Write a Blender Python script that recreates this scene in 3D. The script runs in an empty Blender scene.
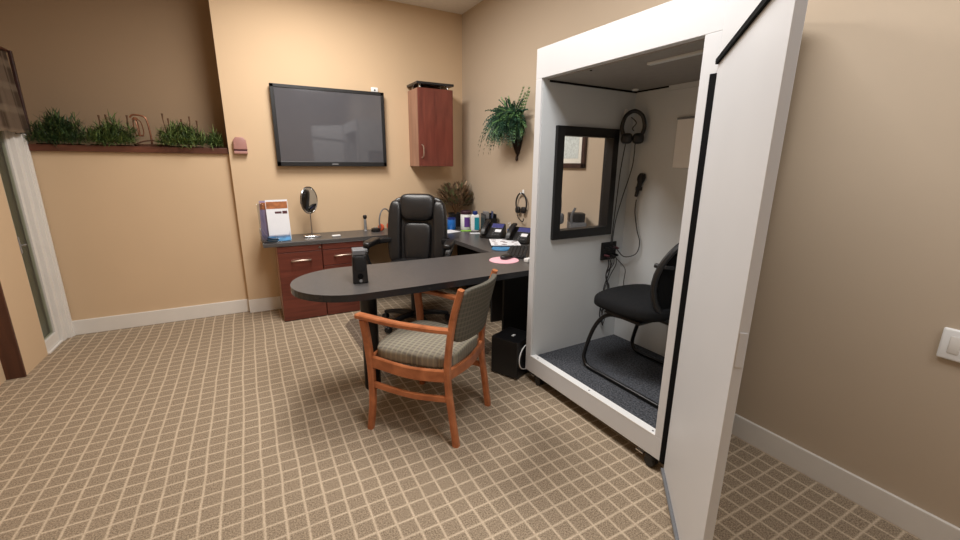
import bpy, bmesh, math, random
from mathutils import Vector, Matrix, noise
random.seed(7)
PI = math.pi
sin, cos = math.sin, math.cos
col = bpy.context.scene.collection
S = bpy.context.scene
S.view_settings.view_transform = 'Standard'
S.view_settings.look = 'None'
S.view_settings.exposure = 0.0

# ------------------------------------------------------------------ helpers
def lin(c):
    c /= 255.0
    return c / 12.92 if c <= 0.04045 else ((c + 0.055) / 1.055) ** 2.4
def C(r, g, b): return (lin(r), lin(g), lin(b), 1.0)

def setp(o, label=None, cat=None, group=None, kind=None):
    if label: o['label'] = label
    if cat: o['category'] = cat
    if group: o['group'] = group
    if kind: o['kind'] = kind
    return o

def thing(name, label, cat, loc=(0, 0, 0), rz=0.0, group=None):
    o = bpy.data.objects.new(name, None)
    o.empty_display_size = 0.1
    col.objects.link(o)
    o.location = loc
    o.rotation_euler = (0, 0, rz)
    return setp(o, label, cat, group)

def obj(name, bm, mat, parent=None, smooth=False, loc=None, rot=None):
    me = bpy.data.meshes.new(name)
    bmesh.ops.recalc_face_normals(bm, faces=bm.faces[:])
    bm.to_mesh(me)
    bm.free()
    mats = mat if isinstance(mat, (list, tuple)) else [mat]
    for m in mats: me.materials.append(m)
    if smooth:
        for p in me.polygons: p.use_smooth = True
        try: me.set_sharp_from_angle(angle=math.radians(40))
        except Exception: pass
    o = bpy.data.objects.new(name, me)
    col.objects.link(o)
    if parent is not None: o.parent = parent
    if loc: o.location = loc
    if rot: o.rotation_euler = rot
    return o

def struct(name, bm, mat, parent=None, smooth=False):
    o = obj(name, bm, mat, parent, smooth)
    if parent is None: o['kind'] = 'structure'
    return o

def copy_tree(o, parent=None):
    c = o.copy()
    col.objects.link(c)
    if parent is not None: c.parent = parent
    for ch in list(o.children): copy_tree(ch, c)
    return c

def NB(): return bmesh.new()

def box(bm, x0, x1, y0, y1, z0, z1, bev=0.0, seg=2, mi=0, M=None):
    vs = [bm.verts.new((x, y, z)) for x in (x0, x1) for y in (y0, y1) for z in (z0, z1)]
    idx = [(0, 1, 3, 2), (4, 6, 7, 5), (0, 4, 5, 1), (2, 3, 7, 6), (0, 2, 6, 4), (1, 5, 7, 3)]
    fs = [bm.faces.new([vs[i] for i in f]) for f in idx]
    for f in fs: f.material_index = mi
    if bev > 0:
        es = list({e for f in fs for e in f.edges})
        r = bmesh.ops.bevel(bm, geom=es, offset=bev, segments=seg, affect='EDGES', profile=0.5)
        for f in r['faces']: f.material_index = mi
        allv = {v for f in r['faces'] for v in f.verts} | {v for f in fs if f.is_valid for v in f.verts}
    else:
        allv = set(vs)
    if M is not None:
        for v in allv: v.co = M @ v.co
    return bm

def prism(bm, pts, z0, z1, bev=0.0, seg=2, mi=0, M=None):
    n = len(pts)
    lo = [bm.verts.new((p[0], p[1], z0)) for p in pts]
    hi = [bm.verts.new((p[0], p[1], z1)) for p in pts]
    fs = [bm.faces.new(hi), bm.faces.new(lo[::-1])]
    for i in range(n):
        fs.append(bm.faces.new((lo[i], lo[(i + 1) % n], hi[(i + 1) % n], hi[i])))
    for f in fs: f.material_index = mi
    allv = set(lo + hi)
    if bev > 0:
        es = list({e for f in fs[:2] for e in f.edges})
        r = bmesh.ops.bevel(bm, geom=es, offset=bev, segments=seg, affect='EDGES', profile=0.5)
        allv = {v for f in r['faces'] for v in f.verts} | {v for f in fs if f.is_valid for v in f.verts}
    if M is not None:
        for v in allv: v.co = M @ v.co
    return bm

def smoothpath(pts, n=6, closed=False):
    P = [Vector(p) for p in pts]
    out = []
    N = len(P)
    rng = N if closed else N - 1
    for i in range(rng):
        if closed:
            p0, p1, p2, p3 = P[i - 1], P[i], P[(i + 1) % N], P[(i + 2) % N]
        else:
            p0, p1, p2, p3 = P[max(i - 1, 0)], P[i], P[i + 1], P[min(i + 2, N - 1)]
        for k in range(n):
            t = k / n
            out.append(0.5 * ((2 * p1) + (p2 - p0) * t + (2 * p0 - 5 * p1 + 4 * p2 - p3) * t * t + (3 * p1 - p0 - 3 * p2 + p3) * t ** 3))
    if not closed: out.append(P[-1])
    return out

def tube(bm, pts, r, seg=8, closed=False, mi=0, sm=0, flat=None):
    """round (or, with flat=(w,h,up), rectangular) section swept on a path; r may be a list"""
    P = [Vector(p) for p in pts]
    if sm: P = smoothpath(P, sm, closed)
    n = len(P)
    rings = []
    up = None
    for i in range(n):
        if closed: t = (P[(i + 1) % n] - P[i - 1])
        else: t = P[min(i + 1, n - 1)] - P[max(i - 1, 0)]
        if t.length < 1e-9: t = Vector((0, 0, 1))
        t.normalize()
        if up is None:
            up = Vector((0, 0, 1)) if abs(t.z) < 0.9 else Vector((1, 0, 0))
        if flat: up = Vector(flat[2])
        s = t.cross(up)
        if s.length < 1e-6: s = t.orthogonal()
        s.normalize()
        u = s.cross(t).normalized()
        if not flat: up = u
        if flat:
            w, h = flat[0], flat[1]
            if isinstance(w, (list, tuple)): w = w[0] + (w[1] - w[0]) * i / (n - 1)
            if isinstance(h, (list, tuple)): h = h[0] + (h[1] - h[0]) * i / (n - 1)
            c = min(w, h) * 0.22
            a, b = w / 2, h / 2
            ring = [(a - c, -b), (a, -b + c), (a, b - c), (a - c, b), (-a + c, b), (-a, b - c), (-a, -b + c), (-a + c, -b)]
            rings.append([bm.verts.new(P[i] + s * x + u * y) for x, y in ring])
        else:
            rr = r if not isinstance(r, (list, tuple)) else (r[0] + (r[-1] - r[0]) * i / (n - 1) if len(r) == 2 else r[min(i, len(r) - 1)])
            rings.append([bm.verts.new(P[i] + (s * cos(2 * PI * k / seg) + u * sin(2 * PI * k / seg)) * rr) for k in range(seg)])
    m = len(rings[0])
    for i in range(n if closed else n - 1):
        A, B = rings[i], rings[(i + 1) % n]
        for k in range(m):
            f = bm.faces.new((A[k], A[(k + 1) % m], B[(k + 1) % m], B[k]))
            f.material_index = mi
    if not closed:
        f = bm.faces.new(rings[0]); f.material_index = mi
        f = bm.faces.new(rings[-1][::-1]); f.material_index = mi
    return bm

def lathe(bm, prof, seg=24, M=None, mi=0):
    """profile of (r, z) turned about z"""
    rings = []
    for r, z in prof:
        if r < 1e-5: rings.append([bm.verts.new((0, 0, z))])
        else: rings.append([bm.verts.new((r * cos(2 * PI * k / seg), r * sin(2 * PI * k / seg), z)) for k in range(seg)])
    for A, B in zip(rings, rings[1:]):
        for k in range(seg):
            a = [A[0]] if len(A) == 1 else [A[k], A[(k + 1) % seg]]
            b = [B[0]] if len(B) == 1 else [B[(k + 1) % seg], B[k]]
            if len(a) + len(b) >= 3:
                f = bm.faces.new(a + b); f.material_index = mi
    for R_, rev in ((rings[0], True), (rings[-1], False)):
        if len(R_) > 2:
            f = bm.faces.new(R_[::-1] if rev else R_); f.material_index = mi
    if M is not None:
        for R_ in rings:
            for v in R_: v.co = M @ v.co
    return bm

def soft(bm, c, s, p=4.0, n=8, fn=None, mi=0):
    """soft cushion: superellipsoid with half sizes s; fn(v) bends it"""
    grid = {}
    def vert(x, y, z):
        key = (round(x, 5), round(y, 5), round(z, 5))
        if key not in grid:
            v = Vector((x, y, z))
            # concentrate toward the edges for smooth rounding
            v = Vector([math.copysign(sin(abs(q) * PI / 2) * 0.5 + abs(q) * 0.5, q) for q in v])
            nn = (abs(v.x) ** p + abs(v.y) ** p + abs(v.z) ** p) ** (1 / p)
            v = v / nn
            w = Vector((v.x * s[0], v.y * s[1], v.z * s[2]))
            if fn: w = fn(w)
            grid[key] = bm.verts.new(w + Vector(c))
        return grid[key]
    L = [-1 + 2 * i / n for i in range(n + 1)]
    for ax in range(3):
        for sg in (-1, 1):
            for i in range(n):
                for j in range(n):
                    q = []
                    for a, b in ((i, j), (i + 1, j), (i + 1, j + 1), (i, j + 1)):
                        v = [0, 0, 0]
                        v[ax] = sg; v[(ax + 1) % 3] = L[a]; v[(ax + 2) % 3] = L[b]
                        q.append(vert(*v))
                    f = bm.faces.new(q if sg > 0 else q[::-1])
                    f.material_index = mi
    return bm

def sheet(bm, fn, nu, nv, mi=0, thick=0.0):
    g = [[bm.verts.new(fn(i / nu, j / nv)) for j in range(nv + 1)] for i in range(nu + 1)]
    for i in range(nu):
        for j in range(nv):
            f = bm.faces.new((g[i][j], g[i + 1][j], g[i + 1][j + 1], g[i][j + 1])); f.material_index = mi
    if thick:
        fs = list({f for r in g for v in r for f in v.link_faces})
        bmesh.ops.solidify(bm, geom=fs, thickness=thick)
    return bm

def Rm(loc=(0, 0, 0), rx=0, ry=0, rz=0):
    return Matrix.Translation(loc) @ Matrix.Rotation(rz, 4, 'Z') @ Matrix.Rotation(ry, 4, 'Y') @ Matrix.Rotation(rx, 4, 'X')

def blade(bm, base, d, L, w, droop=0.3, n=4, mi=0):
    """a leaf blade curving under its weight"""
    base = Vector(base); d = Vector(d).normalized()
    side = d.cross(Vector((random.uniform(-.3, .3), random.uniform(-.3, .3), 1)))
    if side.length < 1e-4: side = Vector((1, 0, 0))
    side.normalize()
    prev = None
    p = base.copy(); dd = d.copy()
    for i in range(n + 1):
        t = i / n
        ww = w * (0.45 + 1.1 * t) * (1 - t) ** 0.6 if t < 1 else 0.0003
        a, b = bm.verts.new(p - side * ww), bm.verts.new(p + side * ww)
        if prev:
            f = bm.faces.new((prev[0], prev[1], b, a)); f.material_index = mi
        prev = (a, b)
        p = p + dd * (L / n)
        dd = (dd + Vector((0, 0, -droop / n))).normalized()
    return p

# ------------------------------------------------------------------ materials
def nodes(name):
    m = bpy.data.materials.new(name); m.use_nodes = True
    nt = m.node_tree
    return m, nt, nt.nodes, nt.links, nt.nodes['Principled BSDF']

def mat(name, c, rough=0.5, metal=0.0, var=0.06, scale=8.0, bump=0.0, bscale=120.0, spec=0.5, coat=0.0, emit=None, stretch=None):
    m, nt, N, L, P = nodes(name)
    tc = N.new('ShaderNodeTexCoord')
    src = tc.outputs['Object']
    if stretch:
        mp = N.new('ShaderNodeMapping'); mp.inputs['Scale'].default_value = stretch
        L.new(src, mp.inputs['Vector']); src = mp.outputs['Vector']
    no = N.new('ShaderNodeTexNoise'); no.inputs['Scale'].default_value = scale; no.inputs['Detail'].default_value = 4
    L.new(src, no.inputs['Vector'])
    cr = N.new('ShaderNodeValToRGB')
    k0, k1 = 1 - var, 1 + var
    cr.color_ramp.elements[0].position = 0.3; cr.color_ramp.elements[1].position = 0.7
    cr.color_ramp.elements[0].color = (c[0] * k0, c[1] * k0, c[2] * k0, 1)
    cr.color_ramp.elements[1].color = (min(c[0] * k1, 1), min(c[1] * k1, 1), min(c[2] * k1, 1), 1)
    L.new(no.outputs['Fac'], cr.inputs['Fac'])
    L.new(cr.outputs['Color'], P.inputs['Base Color'])
    P.inputs['Roughness'].default_value = rough
    P.inputs['Metallic'].default_value = metal
    P.inputs['Specular IOR Level'].default_value = spec
    P.inputs['Coat Weight'].default_value = coat
    if bump:
        n2 = N.new('ShaderNodeTexNoise'); n2.inputs['Scale'].default_value = bscale; n2.inputs['Detail'].default_value = 3
        L.new(src, n2.inputs['Vector'])
        b = N.new('ShaderNodeBump'); b.inputs['Strength'].default_value = bump; b.inputs['Distance'].default_value = 0.004
        L.new(n2.outputs['Fac'], b.inputs['Height']); L.new(b.outputs['Normal'], P.inputs['Normal'])
    if emit:
        P.inputs['Emission Color'].default_value = emit[0]; P.inputs['Emission Strength'].default_value = emit[1]
    return m

def wood(name, c1, c2, stretch=(2, 2, 18), rough=0.35, scale=3.0, spec=0.5):
    m, nt, N, L, P = nodes(name)
    tc = N.new('ShaderNodeTexCoord')
    mp = N.new('ShaderNodeMapping'); mp.inputs['Scale'].default_value = stretch
    L.new(tc.outputs['Object'], mp.inputs['Vector'])
    no = N.new('ShaderNodeTexNoise'); no.inputs['Scale'].default_value = scale; no.inputs['Detail'].default_value = 6; no.inputs['Distortion'].default_value = 0.6
    L.new(mp.outputs['Vector'], no.inputs['Vector'])
    cr = N.new('ShaderNodeValToRGB')
    cr.color_ramp.elements[0].position = 0.32; cr.color_ramp.elements[1].position = 0.68
    cr.color_ramp.elements[0].color = c1; cr.color_ramp.elements[1].color = c2
    L.new(no.outputs['Fac'], cr.inputs['Fac']); L.new(cr.outputs['Color'], P.inputs['Base Color'])
    P.inputs['Roughness'].default_value = rough
    P.inputs['Specular IOR Level'].default_value = spec
    return m

def math_node(N, L, op, a, b=None):
    n = N.new('ShaderNodeMath'); n.operation = op
    for i, v in enumerate((a, b)):
        if v is None: continue
        if isinstance(v, (int, float)): n.inputs[i].default_value = v
        else: L.new(v, n.inputs[i])
    return n.outputs[0]

def grid_mask(N, L, coord, period, phase, lw, softw):
    """1 on the lines, 0 in the cells, along one coordinate"""
    a = math_node(N, L, 'ADD', coord, -phase)
    a = math_node(N, L, 'DIVIDE', a, period)
    a = math_node(N, L, 'PINGPONG', a, 0.5)          # 0 on a line, .5 mid cell
    mr = N.new('ShaderNodeMapRange'); mr.interpolation_type = 'SMOOTHSTEP'
    L.new(a, mr.inputs['Value'])
    mr.inputs['From Min'].default_value = lw / period / 2 - softw
    mr.inputs['From Max'].default_value = lw / period / 2 + softw
    mr.inputs['To Min'].default_value = 1; mr.inputs['To Max'].default_value = 0
    return mr.outputs['Result']

def carpet_mat():
    m, nt, N, L, P = nodes('carpet_grid')
    tc = N.new('ShaderNodeTexCoord')
    wob = N.new('ShaderNodeTexNoise'); wob.inputs['Scale'].default_value = 2.2; wob.inputs['Detail'].default_value = 2
    L.new(tc.outputs['Object'], wob.inputs['Vector'])
    sub = N.new('ShaderNodeVectorMath'); sub.operation = 'MULTIPLY_ADD'
    sub.inputs[1].default_value = (0.02, 0.02, 0); sub.inputs[2].default_value = (-0.01, -0.01, 0)
    L.new(wob.outputs['Color'], sub.inputs[0])
    add = N.new('ShaderNodeVectorMath'); add.operation = 'ADD'
    L.new(tc.outputs['Object'], add.inputs[0]); L.new(sub.outputs[0], add.inputs[1])
    sx = N.new('ShaderNodeSeparateXYZ'); L.new(add.outputs[0], sx.inputs[0])
    mx = grid_mask(N, L, sx.outputs['X'], 0.0785, 0.226, 0.0095, 0.05)
    my = grid_mask(N, L, sx.outputs['Y'], 0.0772, 1.471, 0.0088, 0.05)
    mm = math_node(N, L, 'MAXIMUM', mx, my)
    n1 = N.new('ShaderNodeTexNoise'); n1.inputs['Scale'].default_value = 170; n1.inputs['Detail'].default_value = 3
    L.new(tc.outputs['Object'], n1.inputs['Vector'])
    n2 = N.new('ShaderNodeTexNoise'); n2.inputs['Scale'].default_value = 14; n2.inputs['Detail'].default_value = 3
    L.new(tc.outputs['Object'], n2.inputs['Vector'])
    dark = N.new('ShaderNodeValToRGB')
    dark.color_ramp.elements[0].position = 0.3; dark.color_ramp.elements[1].position = 0.72
    dark.color_ramp.elements[0].color = C(110, 96, 80); dark.color_ramp.elements[1].color = C(180, 162, 139)
    L.new(n1.outputs['Fac'], dark.inputs['Fac'])
    lite = N.new('ShaderNodeValToRGB')
    lite.color_ramp.elements[0].position = 0.3; lite.color_ramp.elements[1].position = 0.7
    lite.color_ramp.elements[0].color = C(184, 166, 143); lite.color_ramp.elements[1].color = C(216, 198, 174)
    L.new(n1.outputs['Fac'], lite.inputs['Fac'])
    # worn patches fade the lines a little
    fade = N.new('ShaderNodeMapRange'); L.new(n2.outputs['Fac'], fade.inputs['Value'])
    fade.inputs['From Min'].default_value = 0.3; fade.inputs['From Max'].default_value = 0.75
    fade.inputs['To Min'].default_value = 1.0; fade.inputs['To Max'].default_value = 0.7
    fac = math_node(N, L, 'MULTIPLY', mm, fade.outputs['Result'])
    mix = N.new('ShaderNodeMix'); mix.data_type = 'RGBA'
    L.new(fac, mix.inputs[0]); L.new(dark.outputs['Color'], mix.inputs[6]); L.new(lite.outputs['Color'], mix.inputs[7])
    L.new(mix.outputs[2], P.inputs['Base Color'])
    P.inputs['Roughness'].default_value = 0.95; P.inputs['Specular IOR Level'].default_value = 0.1
    b = N.new('ShaderNodeBump'); b.inputs['Strength'].default_value = 0.5; b.inputs['Distance'].default_value = 0.004
    L.new(n1.outputs['Fac'], b.inputs['Height']); L.new(b.outputs['Normal'], P.inputs['Normal'])
    return m

def plaid_mat(name, base, l1, l2, px=0.03, pz=0.03, axes=('X', 'Y')):
    m, nt, N, L, P = nodes(name)
    tc = N.new('ShaderNodeTexCoord')
    sx = N.new('ShaderNodeSeparateXYZ'); L.new(tc.outputs['Object'], sx.inputs[0])
    a = grid_mask(N, L, sx.outputs[axes[0]], px, 0.0, px * 0.3, 0.08)
    b = grid_mask(N, L, sx.outputs[axes[1]], pz, 0.0, pz * 0.3, 0.08)
    fine = N.new('ShaderNodeTexNoise'); fine.inputs['Scale'].default_value = 300
    L.new(tc.outputs['Object'], fine.inputs['Vector'])
    m1 = N.new('ShaderNodeMix'); m1.data_type = 'RGBA'; m1.inputs[6].default_value = base; m1.inputs[7].default_value = l1
    L.new(math_node(N, L, 'MULTIPLY', a, 0.7), m1.inputs[0])
    m2 = N.new('ShaderNodeMix'); m2.data_type = 'RGBA'; m2.inputs[7].default_value = l2
    L.new(math_node(N, L, 'MULTIPLY', b, 0.6), m2.inputs[0]); L.new(m1.outputs[2], m2.inputs[6])
    m3 = N.new('ShaderNodeMix'); m3.data_type = 'RGBA'; m3.blend_type = 'MULTIPLY'; m3.inputs[0].default_value = 0.35
    L.new(m2.outputs[2], m3.inputs[6]); L.new(fine.outputs['Color'], m3.inputs[7])
    L.new(m3.outputs[2], P.inputs['Base Color'])
    P.inputs['Roughness'].default_value = 0.9; P.inputs['Specular IOR Level'].default_value = 0.15
    bp = N.new('ShaderNodeBump'); bp.inputs['Strength'].default_value = 0.3; bp.inputs['Distance'].default_value = 0.002
    L.new(fine.outputs['Fac'], bp.inputs['Height']); L.new(bp.outputs['Normal'], P.inputs['Normal'])
    return m

def glass_mat(name, tint=(1, 1, 1, 1), rough=0.02, alpha=0.12):
    """clear pane: mostly see-through with a glossy skin"""
    m, nt, N, L, P = nodes(name)
    tr = N.new('ShaderNodeBsdfTransparent'); tr.inputs['Color'].default_value = tint
    gl = N.new('ShaderNodeBsdfGlossy'); gl.inputs['Roughness'].default_value = rough
    no = N.new('ShaderNodeTexNoise'); no.inputs['Scale'].default_value = 5
    mr = N.new('ShaderNodeMapRange'); L.new(no.outputs['Fac'], mr.inputs['Value'])
    mr.inputs['To Min'].default_value = alpha * 0.8; mr.inputs['To Max'].default_value = alpha * 1.2
    mx = N.new('ShaderNodeMixShader')
    L.new(mr.outputs['Result'], mx.inputs[0]); L.new(tr.outputs[0], mx.inputs[1]); L.new(gl.outputs[0], mx.inputs[2])
    L.new(mx.outputs[0], N['Material Output'].inputs['Surface'])
    return m

M = {}
M['wall'] = mat('wall_paint', C(212, 185, 152), 0.75, var=0.015, scale=2.0, bump=0.06, bscale=180, spec=0.25)
M['wall_r'] = mat('wall_paint_right', C(190, 173, 152), 0.7, var=0.015, scale=2.0, bump=0.06, bscale=180, spec=0.3)
M['wall_shade'] = mat('shaded_wall_paint', C(158, 134, 108), 0.75, var=0.015, scale=2.0, bump=0.06, bscale=180, spec=0.25)  # wall paint darkened to taupe; the recess shade is put into the colour
M['ceil'] = mat('ceiling_paint', C(232, 226, 218), 0.9, var=0.03, scale=30, bump=0.2, bscale=90)
M['trim'] = mat('white_trim', C(226, 222, 216), 0.4, var=0.02)
M['carpet'] = carpet_mat()
M['booth'] = mat('booth_white_laminate', C(208, 209, 211), 0.42, var=0.015, scale=3, spec=0.4)
M['booth_in'] = mat('booth_inner_laminate', C(206, 210, 212), 0.5, var=0.02, scale=3, spec=0.4)
M['booth_ceil'] = mat('booth_ceiling_panel', C(150, 147, 143), 0.7, var=0.05, scale=20)
M['booth_carpet'] = mat('booth_charcoal_carpet', C(78, 80, 85), 0.98, var=0.75, scale=110, bump=0.8, bscale=220, spec=0.05)
M['gasket'] = mat('black_rubber', C(10, 10, 11), 0.85, var=0.1, spec=0.15)
M['blackframe'] = mat('black_frame', C(16, 16, 18), 0.45, var=0.1)
M['glass'] = glass_mat('window_glass', alpha=0.03)
M['doorglass'] = glass_mat('door_glass', (0.8, 0.82, 0.76, 1), alpha=0.05)
M['acrylic'] = glass_mat('clear_acrylic', (0.86, 0.88, 0.92, 1), alpha=0.16)
M['mahog'] = wood('mahogany_laminate', C(88, 42, 32), C(116, 58, 45), (1.2, 1.2, 14), 0.38, 2.5)
M['mahog_h'] = wood('mahogany_laminate_vertical', C(96, 46, 38), C(122, 62, 50), (7, 7, 1.0), 0.33, 2.5)
M['mahog_side_glare'] = wood('mahogany_side_glare', C(152, 112, 94), C(172, 130, 110), (7, 7, 1.0), 0.35, 2.5)  # mahogany lightened; glare on the side faces is put into the colour
M['ledge'] = wood('ledge_wood', C(78, 44, 32), C(106, 62, 46), (1, 8, 8), 0.4)
M['brownwood'] = wood('dark_brown_casing', C(70, 40, 28), C(92, 54, 38), (8, 8, 1), 0.5)
M['cherry'] = wood('cherry_chair_wood', C(150, 86, 50), C(188, 116, 74), (3, 3, 3), 0.32, 4)
M['worktop'] = mat('charcoal_laminate_top', C(80, 77, 76), 0.34, var=0.12, scale=60, bump=0.05, bscale=300, spec=0.5)
M['topedge'] = mat('black_top_edge', C(34, 34, 37), 0.26, var=0.1)
M['black'] = mat('black_plastic', C(22, 22, 24), 0.4, var=0.1)
M['blackmatte'] = mat('matte_black', C(20, 20, 22), 0.7, var=0.15)
M['blackmetal'] = mat('black_powder_coated_metal', C(18, 18, 20), 0.3, metal=0.2, var=0.1)
M['leather'] = mat('black_leather', C(27, 26, 27), 0.36, var=0.15, scale=20, bump=0.25, bscale=90, spec=0.5)
M['chrome'] = mat('chrome', C(210, 210, 212), 0.12, metal=1.0, var=0.02)
M['mirror'] = mat('mirror_glass', C(225, 228, 230), 0.02, metal=1.0, var=0.005)
M['nickel'] = mat('brushed_nickel', C(198, 180, 164), 0.32, metal=0.85, var=0.05)
M['screen'] = mat('television_screen', C(86, 86, 91), 0.04, var=0.02, spec=0.9)
M['grey'] = mat('grey_plastic', C(110, 112, 116), 0.45)
M['silver'] = mat('silver_plastic', C(150, 152, 155), 0.35, metal=0.4)
M['white'] = mat('white_plastic', C(238, 238, 237), 0.4, var=0.02)
M['paper'] = mat('white_paper', C(232, 234, 240), 0.8, var=0.02)
M['pinkpad'] = mat('pink_rubber', C(232, 178, 190), 0.8, var=0.06)
M['blue'] = mat('blue_plastic', C(28, 104, 186), 0.4, var=0.15, scale=20)
M['teal'] = mat('teal_label', C(22, 142, 158), 0.45)
M['navy'] = mat('navy_cap', C(26, 48, 120), 0.4)
M['purple'] = mat('purple_label', C(98, 58, 140), 0.5)
M['maroon'] = mat('dark_maroon_lid', C(58, 30, 44), 0.4)
M['green'] = mat('green_paper', C(140, 200, 70), 0.8)
M['orange'] = mat('orange_plastic', C(206, 92, 60), 0.5)
M['display'] = mat('blue_grey_display', C(72, 74, 130), 0.2)
M['sandisplay'] = mat('phone_button_grey', C(70, 70, 74), 0.5)
M['brownprint'] = mat('brown_print', C(168, 104, 62), 0.7, var=0.35, scale=25)
M['darkprint'] = mat('dark_red_print', C(84, 44, 52), 0.7, var=0.3, scale=40)
M['bluepaper'] = mat('blue_print', C(60, 130, 180), 0.6, var=0.3, scale=30)
M['lavender'] = mat('lavender_paper', C(160, 150, 190), 0.7, var=0.1)
M['pinkbox'] = mat('dusty_pink_plastic', C(172, 126, 118), 0.4, var=0.08)
M['leaf1'] = mat('leaf_green', C(84, 104, 52), 0.6, var=0.45, scale=18)
M['leaf2'] = mat('leaf_dark_green', C(54, 76, 44), 0.5, var=0.4, scale=18)
M['leaf3'] = mat('leaf_light_green', C(122, 140, 80), 0.6, var=0.35, scale=18)
M['fern1'] = mat('fern_dark_green', C(46, 80, 60), 0.55, var=0.4, scale=30)
M['fern2'] = mat('fern_light_green', C(98, 136, 84), 0.55, var=0.3, scale=30)
M['bronze_leaf'] = mat('bronze_leaf', C(142, 118, 94), 0.5, var=0.5, scale=25)
M['olive_leaf'] = mat('olive_leaf', C(112, 116, 82), 0.5, var=0.4, scale=25)
M['stalk'] = mat('dried_stalk', C(120, 88, 58), 0.8, var=0.2)
M['cattail'] = mat('cattail_brown', C(92, 64, 44), 0.9, var=0.2)
M['copper'] = mat('aged_copper', C(140, 92, 66), 0.4, metal=0.5, var=0.2)
M['basket'] = mat('brown_basket', C(86, 56, 40), 0.85, var=0.3, scale=60, bump=0.8, bscale=60)
M['basket_dark'] = mat('dark_cone_basket', C(60, 44, 34), 0.8, var=0.3, scale=50, bump=0.8, bscale=50)
M['pot'] = mat('dark_pot', C(34, 32, 34), 0.4, var=0.1)
M['chairplaid'] = plaid_mat('olive_check_upholstery', C(148, 141, 127), C(112, 107, 97), C(172, 164, 142), 0.022, 0.03)
M['chairback'] = plaid_mat('olive_grey_back_weave', C(106, 102, 92), C(82, 80, 75), C(124, 119, 106), 0.02, 0.026, ('X', 'Z'))
M['valance'] = plaid_mat('brown_check_valance', C(150, 128, 108), C(88, 70, 56), C(178, 156, 132), 0.09, 0.16, ('Y', 'Z'))
M['blackfabric'] = mat('black_fabric', C(24, 25, 27), 0.9, var=0.15, scale=60, bump=0.3, bscale=260, spec=0.2)
M['mesh'] = mat('black_mesh_back', C(30, 31, 33), 0.85, var=0.3, scale=200, spec=0.2)
M['mat'] = glass_mat('chair_mat_vinyl', (0.93, 0.93, 0.94, 1), 0.3, 0.14)
M['cable'] = mat('grey_cable', C(52, 52, 54), 0.6)
M['lightcable'] = mat('light_grey_cable', C(150, 150, 152), 0.5)
M['outside'] = mat('outside_grey_green', C(132, 128, 108), 0.9, var=0.15, scale=3)
M['certpaper'] = mat('certificate_paper', C(226, 224, 214), 0.7, var=0.03)
M['certprint'] = mat('certificate_print', C(196, 204, 202), 0.7, var=0.2, scale=60)
M['darkframe'] = wood('dark_wood_frame', C(44, 26, 24), C(66, 40, 36), (8, 8, 8), 0.35)
M['skin'] = mat('beige_case', C(196, 150, 110), 0.5)

# ------------------------------------------------------------------ room shell
LX, RX, BY, FY, CZ = -1.56, 2.205, 4.475, -3.3, 2.965     # left, right, pier face, front wall, ceiling
PX = -0.108                                              # where the pier starts
bm = NB(); box(bm, LX - 0.9, RX + 0.5, FY - 0.2, 5.1, -0.08, 0.0); struct('floor', bm, M['carpet'])
bm = NB(); box(bm, LX - 0.3, RX + 0.5, FY - 0.2, 5.1, CZ, CZ + 0.08); struct('ceiling', bm, M['ceil'])
bm = NB(); box(bm, PX, RX + 0.5, BY, 5.1, 0, CZ); struct('wall_back', bm, M['wall'])
bm = NB(); box(bm, LX - 0.2, PX, 4.535, 4.65, 0, 1.498); struct('wall_back_left_lower', bm, M['wall'])
bm = NB(); box(bm, LX - 0.2, PX, 4.86, 5.1, 1.3, CZ); struct('wall_back_left_upper', bm, M['wall_shade'])  # shade above the ledge is painted in
# right wall: one wall with a shallow bay the booth is pushed into
bm = NB()
box(bm, RX, RX + 0.5, 2.20, BY, 0, CZ)
box(bm, RX + 0.26, RX + 0.5, 1.20, 2.20, 0, CZ)
box(bm, RX, RX + 0.5, FY, 1.20, 0, CZ)
struct('wall_right', bm, M['wall_r'])
bm = NB(); box(bm, RX, RX + 0.26, 1.20, 2.20, 2.085, CZ); struct('wall_right_header', bm, M['wall_r'])
bm = NB(); box(bm, LX - 0.2, RX + 0.5, FY - 0.2, FY, 0, CZ); struct('wall_front', bm, M['wall'])
# left wall: near stretch, glazed doorway near the corner, wall above it
bm = NB()
box(bm, LX - 0.2, LX, FY, 4.14, 0, CZ)
box(bm, LX - 0.2, LX, 4.14, 4.86, 2.02, CZ)
box(bm, LX - 0.2, LX, 4.50, 4.535, 0, 2.02)
box(bm, LX - 0.2, LX, 4.535, 4.86, 1.5, 2.02)
struct('wall_left', bm, M['wall'])
# pilaster beside the doorway, with its brown wood side toward the room's near end
bm = NB(); box(bm, LX, -1.468, 3.765, 4.14, 0, 2.02); struct('wall_left_pilaster', bm, M['wall'])
bm = NB(); box(bm, LX, -1.464, 3.745, 3.765, 0, 2.02, 0.002); struct('trim_2', bm, M['brownwood'])

# baseboards
def baseboard(name, x0, x1, y0, y1, h=0.128):
    bm = NB(); box(bm, x0, x1, y0, y1, 0.0, h, 0.004); return struct(name, bm, M['trim'])
baseboard('baseboard_back', PX - 0.002, RX, BY - 0.014, BY, 0.132)
baseboard('baseboard_back_left', -1.43, PX - 0.002, 4.519, 4.535)
baseboard('baseboard_right', RX - 0.016, RX, FY, 1.20, 0.122)
baseboard('baseboard_right_bay', RX + 0.244, RX + 0.26, 1.20, 2.20, 0.122)
baseboard('baseboard_right_far', RX - 0.016, RX, 2.20, BY - 0.014, 0.122)
baseboard('baseboard_left', LX, LX + 0.016, FY, 3.2, 0.12)
baseboard('baseboard_front', LX + 0.016, RX - 0.016, FY, FY + 0.016, 0.12)

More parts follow.
